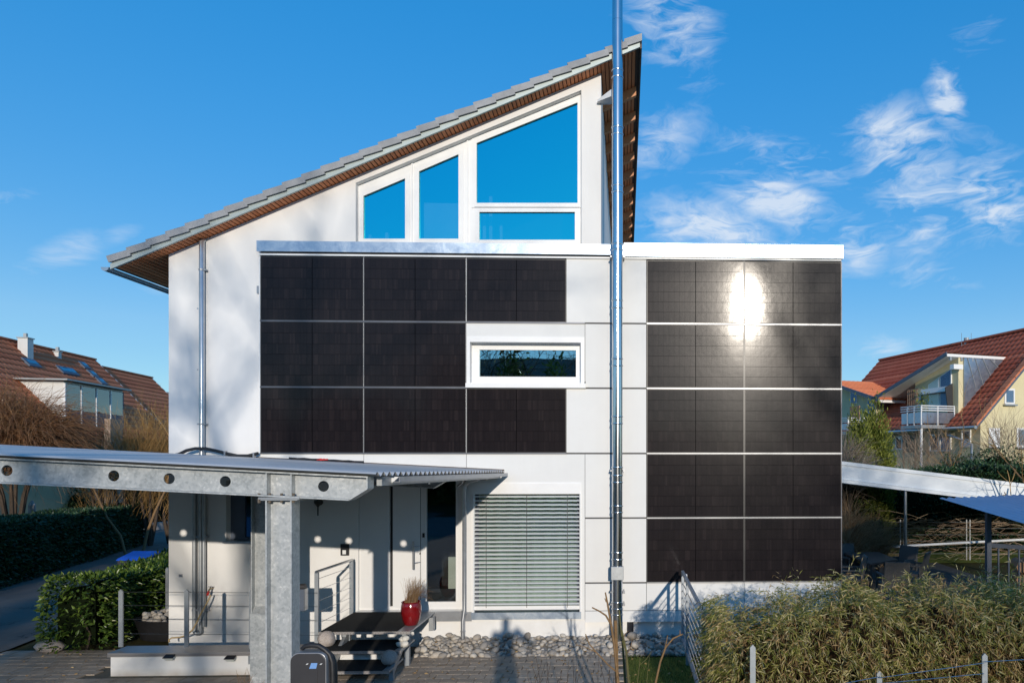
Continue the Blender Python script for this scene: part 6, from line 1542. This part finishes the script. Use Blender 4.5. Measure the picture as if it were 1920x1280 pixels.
# dining table and chairs
tp = [ground(px, py, .74) for px, py in ((1583, 1035), (1631, 1056), (1683, 1048), (1647, 1034))]
tb = thing('garden_table', 'dark brown rectangular garden table on the patio', 'table', sum(tp, Vector()) / 4 * Vector((1, 1, 0)) if False else Vector(((tp[0].x + tp[2].x) / 2, (tp[0].y + tp[2].y) / 2, 0)))
ctr = (tp[0] + tp[2]) / 2
MB().hexa([p - Vector((0, 0, .04)) for p in tp], tp).build('table_top', 'table_top', tb)
for p in tp:
    q_ = ctr + (p - ctr) * .86; MB().box(q_.x - .04, q_.x + .04, q_.y - .04, q_.y + .04, 0.01, .699).build('leg', 'table_top', tb)
def chair_proto():
    t = thing('garden_chair', 'x', 'chair', (0, 0, 0), 'wicker chairs at the garden table')
    MB().box(-.27, .27, -.26, .26, .38, .44).build('seat', 'wicker', t)
    MB().hexa([(-.27, .22, .44), (.27, .22, .44), (.27, .27, .44), (-.27, .27, .44)], [(-.27, .34, .95), (.27, .34, .95), (.27, .38, .95), (-.27, .38, .95)]).build('backrest', 'wicker', t)
    for s in (-1, 1):
        MB().box(s * .29 - .025, s * .29 + .025, -.26, .28, .62, .655).build('armrest', 'wicker', t)
        MB().box(s * .29 - .022, s * .29 + .022, -.26, -.21, 0, .62).build('leg', 'wicker', t)
        MB().box(s * .29 - .022, s * .29 + .022, .22, .27, 0, .62).build('leg', 'wicker', t)
    return t
def copy_tree(o, parent=None):
    c = o.copy(); COL.objects.link(c); c.parent = parent
    for ch_ in o.children: copy_tree(ch_, c)
    return c
ax = (tp[3] - tp[0]); angx = math.atan2(ax.y, ax.x)
cp0 = chair_proto()
ch_spots = [((1593, 1118), -100, 'dark wicker chair nearest the annex wall, on the left of the table'), ((1600, 1090), 20, 'dark wicker chair behind the far left end of the table'), ((1674, 1130), 175, 'dark wicker chair in front of the table with its back to us'), ((1711, 1107), 235, 'dark wicker chair at the right end of the table'), ((1688, 1095), 300, 'dark wicker chair half hidden at the back right of the table')]
for i, ((px, py), a, lab) in enumerate(ch_spots):
    c = cp0 if i == 0 else copy_tree(cp0); q_ = ground(px, py, 0); c.location = (q_.x, q_.y, .01); c.rotation_euler = (0, 0, R(a)); c['label'] = lab

# ------------------------------------------------------------------ bamboo hedge at the lower right
bh = thing('bamboo_hedge', 'dense bamboo hedge with narrow green and straw leaves in the foreground', 'bamboo', (3.5, -4.1, 0))
def btop(x): return 1.36 + .20 * min(1, max(0, (x - 1.1) / 1.3)) + .05 * math.sin(x * 3.1) + .06 * math.sin(x * 7.3 + 1) + .13 * max(0, 1 - abs(x - 3.65) / .5)
def bamboo():
    nb = 5000; Ps = []; Ds = []; dry = []
    for i in range(nb):
        x = 1.08 + 6.2 * random.random() ** .92; h = btop(x); f = random.random()
        if f < .42: y = random.uniform(-4.75, -3.45); z = h + random.gauss(-.02, .055); o = Vector((random.gauss(0, .5), random.gauss(-.25, .5), .8)); 
        elif f < .90:
            z = h * random.uniform(.12, 1.0); y = -4.72 - .16 * math.sin(z / h * 2.6) + random.gauss(0, .06); o = Vector((random.gauss(0, .5), -1.0, .35))
        else:
            z = h * random.uniform(.15, 1.0); y = random.uniform(-4.7, -3.5); x = 1.08 + random.gauss(0, .07); o = Vector((-1.0, random.gauss(0, .5), .35))
        o.normalize(); L = random.uniform(.16, .38); n = random.randint(9, 15); d = o.copy(); p = Vector((x, y, z)) - o * L * .5
        if f < .42 and random.random() < .10: L *= 1.7; p.z += .05
        dryp = .20 + .60 * max(0, 1 - z / (h * .75)) + (.2 if x > 3.2 and z < h * .8 else 0)
        isd = random.random() < dryp
        for k in range(n):
            d = (d + Vector((random.gauss(0, .12), random.gauss(0, .12), -.09))).normalized(); p = p + d * L / n
            ld = (d * .8 + Vector((random.gauss(0, .55), random.gauss(0, .55), random.gauss(-.15, .4)))).normalized()
            Ps.append(tuple(p)); Ds.append(tuple(ld)); dry.append(isd)
    Ps, Ds, dry = np.array(Ps), np.array(Ds), np.array(dry)
    put('green_leaves', leaves_mesh('green_leaves', Ps[~dry], .090, .0100, 'leaf_bamboo', D=Ds[~dry]), bh)
    put('dry_leaves', leaves_mesh('dry_leaves', Ps[dry], .088, .0095, 'leaf_dry', droop=.25, D=Ds[dry]), bh)
    n = 420; Pm = np.zeros((n, 5, 3))
    for i in range(n):
        x = random.uniform(1.15, 7.0); y = random.uniform(-4.75, -3.5); h = btop(x) + random.uniform(-.25, .16); lx, ly = random.gauss(0, .12), random.gauss(-.05, .1)
        for j in range(5): t = j / 4; Pm[i, j] = (x + lx * t * t, y + ly * t * t, h * t)
    put('culms', strands_mesh('culms', Pm, .006, 'leaf_dry'), bh)
    c = MB(); V = []; k = 40
    for i in range(k + 1):
        x = 1.32 + 5.9 * i / k; h = btop(x) - .22
        for (y, z) in ((-4.50, .0), (-4.56, h * .8), (-4.35, h), (-3.7, h), (-3.6, 0)): V.append((x, y, z))
    c.v = V; c.f = [(i * 5 + j, i * 5 + (j + 1) % 5, (i + 1) * 5 + (j + 1) % 5, (i + 1) * 5 + j) for i in range(k) for j in range(5)] + [tuple(range(5)), tuple(range(k * 5, k * 5 + 5))]
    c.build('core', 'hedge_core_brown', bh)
bamboo()
wf = thing('wire_fence', 'low wire fence with grey flat posts in front of the bamboo', 'fence', (X(1648, -5.1), -5.1, 0))
for (px, top) in ((1411, 1207), (1648, 1256), (1845, 1223), (2060, 1215)):
    a = at(px, top, -5.05); MB().slab([(a.x - .028, 0), (a.x + .028, 0), (a.x + .028, a.z - .03), (a.x, a.z), (a.x - .028, a.z - .03)], [], -5.07, -5.05).build('post', 'galv_post', wf)
for (p, q) in (((1500, 1296), (1648, 1268)), ((1648, 1270), (1845, 1242)), ((1648, 1281), (1845, 1262)), ((1845, 1240), (2060, 1228))):
    MB().tube([at(*p, -5.09), at(*q, -5.09)], .004, 5).build('wire', 'steel_brushed', wf)
# lawn blades close to the fence
n = 9000; P = np.stack([RNG.uniform(.04, 2.2, n), RNG.uniform(-3.6, -.78, n), np.zeros(n)], 1)
D = np.stack([RNG.normal(0, .35, n), RNG.normal(0, .35, n), np.ones(n)], 1)
tag(put('grass', leaves_mesh('grass', P, .055, .006, 'grass_blade', D=D)), 'short winter grass beside the paving', 'grass', kind='stuff')

# bare twigs of the foreground shrub
fs = thing('bare_shrub', 'bare shrub with a few upright olive and golden stems in the foreground', 'shrub', (X(1162, -5), -5, 0))
def stem(pts, r0, r1, mat='bark_gold', y=-5.0, dy=.0):
    P = [at(a, b, y + dy * i) for i, (a, b) in enumerate(pts)]; n = len(P)
    MB().tube(P, [r0 + (r1 - r0) * i / (n - 1) for i in range(n)], 7).build('stem', mat, fs, True)
stem([(1168, 1440), (1160, 1290), (1152, 1210), (1145, 1165), (1139, 1130), (1135, 1110)], .020, .007)
stem([(1160, 1440), (1157, 1300), (1156, 1220), (1154, 1162)], .022, .017, y=-4.95)
stem([(1175, 1440), (1173, 1290), (1168, 1210), (1163, 1165), (1161, 1143)], .018, .006, 'bark_olive', y=-4.9)
stem([(1178, 1440), (1180, 1290), (1174, 1220), (1166, 1180)], .018, .008, 'bark_olive', y=-5.1)
stem([(1147, 1172), (1136, 1153), (1124, 1145), (1110, 1138)], .011, .007)
stem([(1137, 1128), (1134, 1121)], .006, .004)
stem([(1225, 1440), (1228, 1285), (1238, 1240), (1248, 1213), (1262, 1196), (1280, 1188)], .013, .007)
stem([(1275, 1189), (1275, 1180)], .006, .004); stem([(1247, 1214), (1250, 1200), (1252, 1190)], .007, .004)
stem([(1160, 1262), (1140, 1245), (1118, 1222), (1104, 1205), (1098, 1188)], .009, .005)
stem([(1118, 1222), (1095, 1211), (1080, 1208)], .005, .003)
stem([(1192, 1330), (1196, 1270), (1199, 1246), (1212, 1235), (1222, 1220)], .005, .003, 'bark_olive'); stem([(1199, 1246), (1200, 1231)], .004, .003, 'bark_olive')
stem([(1210, 1320), (1214, 1262), (1218, 1230)], .004, .002, 'bark_olive')
stem([(1166, 1200), (1172, 1188), (1178, 1182)], .005, .003); stem([(1172, 1230), (1182, 1215), (1186, 1196)], .005, .003)
rg2 = random.Random(4)
for i in range(22):
    x = rg2.uniform(990, 1160); t = rg2.uniform(1225, 1270); dx = rg2.uniform(-25, 25)
    stem([(x, 1340), (x + dx * .3, 1290), (x + dx * .7, (t + 1285) / 2), (x + dx, t)], .004, .0015, 'bark', y=-4.6 - rg2.random() * .8)
for i in range(10):
    x = rg2.uniform(445, 500); stem([(x, 1340), (x + rg2.uniform(-8, 8), 1285), (x + rg2.uniform(-16, 22), rg2.uniform(1250, 1275))], .003, .001, 'bark_gold', y=-4.9)
tag(fs, 'bare shrub with a few upright olive and golden stems in the foreground')

# ------------------------------------------------------------------ what stands behind the viewer (mirrored in glass and metal, casting the shadows, added woods cutting low sky light)
def behind(name, lab, x, y, h, seed, twig=.014, nch=(4, 6), **kw): return bare_tree(name, lab, (x, y, 0), h, seed, 4, nch, .19, 'bark', 'twig_willow', group='bare trees behind the viewer', twig=twig, **kw)
for i, (x, y, r, z) in enumerate(((-5.2, -40, 1.5, 10.0), (-8.6, -41, 1.9, 11.2), (-12.5, -39, 2.2, 10.4))):
    bush('tall_conifer', ('slim dark conifer behind the viewer, right of the mirrored trunks', 'tall dark conifer behind the viewer between the mirrored trunks', 'broad dark conifer behind the viewer, left of the mirrored trunks')[i], 'conifer', (x, y, z * .5), r, r, z * .5, 3500, .55, .2, 'leaf_bush', group='conifers behind the viewer', cone=.35, rag=.45)
behind('bare_tree', 'bare tree behind the viewer whose shadow falls on the annex panels', 9.4, -41, 19.0, 102, clear=.80)
behind('bare_tree', 'bare tree behind the viewer whose shadow dapples the left white wall', .7, -43, 18.2, 103, clear=.80, twig=.008, nch=(3, 5))
behind('bare_tree', 'bare tree further back behind the viewer beside the pale house', 13.5, -52, 16.0, 104)
behind('bare_tree', 'dark bare tree behind the viewer, left trunk in the slit window reflection', -9.2, -37, 13.0, 105)
behind('bare_tree', 'dark bare tree behind the viewer, middle trunk in the slit window reflection', -6.0, -39, 13.5, 106)
def wood():
    """added uneven mass of evergreens and thickets, screens low sky light off shaded walls"""
    n = 26000; x = RNG.uniform(-75, 75, n); d = np.abs(x - 5.5)
    h = np.where((x > -3.6) & (x < 14.5), 4.6, 7.0) + 1.0 * np.sin(x * .55) + .7 * np.sin(x * 1.37 + 1)  # the screen drops in the middle so direct sun still reaches the facade
    z = h * RNG.random(n) ** .75; y = -41 - 3.5 * np.sin(np.clip(z / h, 0, 1) * 1.4) * 0 + RNG.normal(0, 1.0, n) - (z / h) * 1.5
    P = np.stack([x, y, z], 1); D = np.stack([RNG.normal(0, .6, n), np.ones(n), RNG.normal(0, .6, n)], 1)
    me = leaves_mesh('woods', P, .95, .55, 'leaf_bush', D=D)
    wd = tag(put('woods', me), 'dark mass of woods added behind the viewer to block low sky light', 'woods', kind='stuff')
    k = 75; m = MB()
    for i in range(k + 1):
        xx = -75 + 150 * i / k; hh = (4.6 if -3.6 < xx < 14.5 else 7.0) + 1.0 * math.sin(xx * .55) + .7 * math.sin(xx * 1.37 + 1)
        m.v += [(xx, -42.2, -.02), (xx, -42.8, hh - .6), (xx, -46.5, hh - .9), (xx, -47, -.02)]
    m.f = [(i * 4 + j, i * 4 + j + 1, i * 4 + 5 + j, i * 4 + 4 + j) for i in range(k) for j in range(3)]
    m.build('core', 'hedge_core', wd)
wood()
n = 16000; x = RNG.uniform(-150, 170, n); h = 7.5 + 1.6 * np.sin(x * .21) + 1.1 * np.sin(x * .63 + 2); z = h * RNG.random(n) ** .7
P = np.stack([x, 118 + RNG.normal(0, 1.5, n), z], 1); D = np.stack([RNG.normal(0, .7, n), -np.ones(n), RNG.normal(0, .7, n)], 1)
tag(put('treeline', leaves_mesh('treeline', P, 2.2, 1.5, 'leaf_beech', D=D)), 'distant brown treeline far behind the houses', 'woods', kind='stuff')
ph = thing('pale_house', 'pale house with brown roof behind the viewer, mirrored in the window glass', 'house', (-10, -62, 0))
MB().box(-20, 0, -70, -62, 0, 11.2).build('wall', 'wall_cream', ph)
tiled('roof', (-20.6, -61.4, 11.0), (1, 0, 0), (0, -4.6, 3.2), 21.2, 5.6, 'roof_brown', ph, th=.45); tiled('roof', (-20.6, -70.6, 11.0), (1, 0, 0), (0, 4.6, 3.2), 21.2, 5.6, 'roof_brown', ph, th=.45)
for x in (-18, -14.5, -11, -7.5, -4):
    for z in (1.0, 3.6, 6.2, 8.8):
        w_ = MB().box(x, x + 1.6, -61.99, -61.94, z, z + 1.2).build('window', 'white_frame', ph); MB().box(x + .1, x + 1.5, -61.935, -61.925, z + .1, z + 1.1).build('pane', 'glass_far', w_)
# photographer on a step ladder
def photographer():
    base = Vector((.10, -12.78, 1.58))
    J = {'pelvis': (0, 0, .93), 'belly': (0, .0, 1.10), 'chest': (0, .0, 1.32), 'neck': (0, .02, 1.50), 'head0': (0, .04, 1.58), 'head1': (0, .05, 1.70),
         'shl': (-.19, 0, 1.43), 'ell': (-.25, .03, 1.17), 'hal': (-.20, .22, 1.02), 'shr': (.19, 0, 1.43), 'elr': (.47, .05, 1.20), 'har': (.13, .16, 1.50),
         'hil': (-.10, 0, .90), 'knl': (-.11, .03, .48), 'anl': (-.11, 0, .08), 'tol': (-.11, .16, .04), 'hir': (.10, 0, .90), 'knr': (.11, .03, .48), 'anr': (.11, 0, .08), 'tor': (.11, .16, .04)}
    Rr = dict(pelvis=.14, belly=.125, chest=.135, neck=.055, head0=.08, head1=.085, shl=.06, ell=.04, hal=.035, shr=.055, elr=.04, har=.035, hil=.10, knl=.065, anl=.05, tol=.04, hir=.10, knr=.065, anr=.05, tor=.04)
    Ed = [('pelvis', 'belly'), ('belly', 'chest'), ('chest', 'neck'), ('neck', 'head0'), ('head0', 'head1'), ('chest', 'shl'), ('shl', 'ell'), ('ell', 'hal'), ('chest', 'shr'), ('shr', 'elr'), ('elr', 'har'),
          ('pelvis', 'hil'), ('hil', 'knl'), ('knl', 'anl'), ('anl', 'tol'), ('pelvis', 'hir'), ('hir', 'knr'), ('knr', 'anr'), ('anr', 'tor')]
    ks = list(J); me = bpy.data.meshes.new('body'); me.from_pydata([tuple(base + Vector(J[k])) for k in ks], [(ks.index(a), ks.index(b)) for a, b in Ed], [])
    t = thing('person', 'person in dark clothes on a ladder behind the viewer, shadow on the wall', 'person', base)
    me.materials.append(MATS['skin_cloth']); o = put('body', me, t)
    sm = o.modifiers.new('skin', 'SKIN'); sd = me.skin_vertices[0].data
    for i, k in enumerate(ks): sd[i].radius = (Rr[k], Rr[k]); sd[i].use_root = (k == 'pelvis')
    o.modifiers.new('sub', 'SUBSURF').render_levels = 1
    ld = thing('step_ladder', 'aluminium step ladder behind the viewer carrying the person', 'ladder', (base.x, base.y, 0))
    for s in (-1, 1):
        MB().bar((base.x + s * .25, base.y + .45, 0), (base.x + s * .19, base.y - .02, 1.57), .03, .07).build('rail', 'rail_silver', ld)
        MB().bar((base.x + s * .25, base.y - .75, 0), (base.x + s * .19, base.y - .12, 1.57), .03, .05).build('rail', 'rail_silver', ld)
    for i in range(6): f = (i + 1) / 6.0; MB().box(base.x - .24, base.x + .24, base.y + .45 - .47 * f - .04, base.y + .45 - .47 * f + .06, 1.57 * f - .03, 1.57 * f).build('step', 'rail_silver', ld)
photographer()
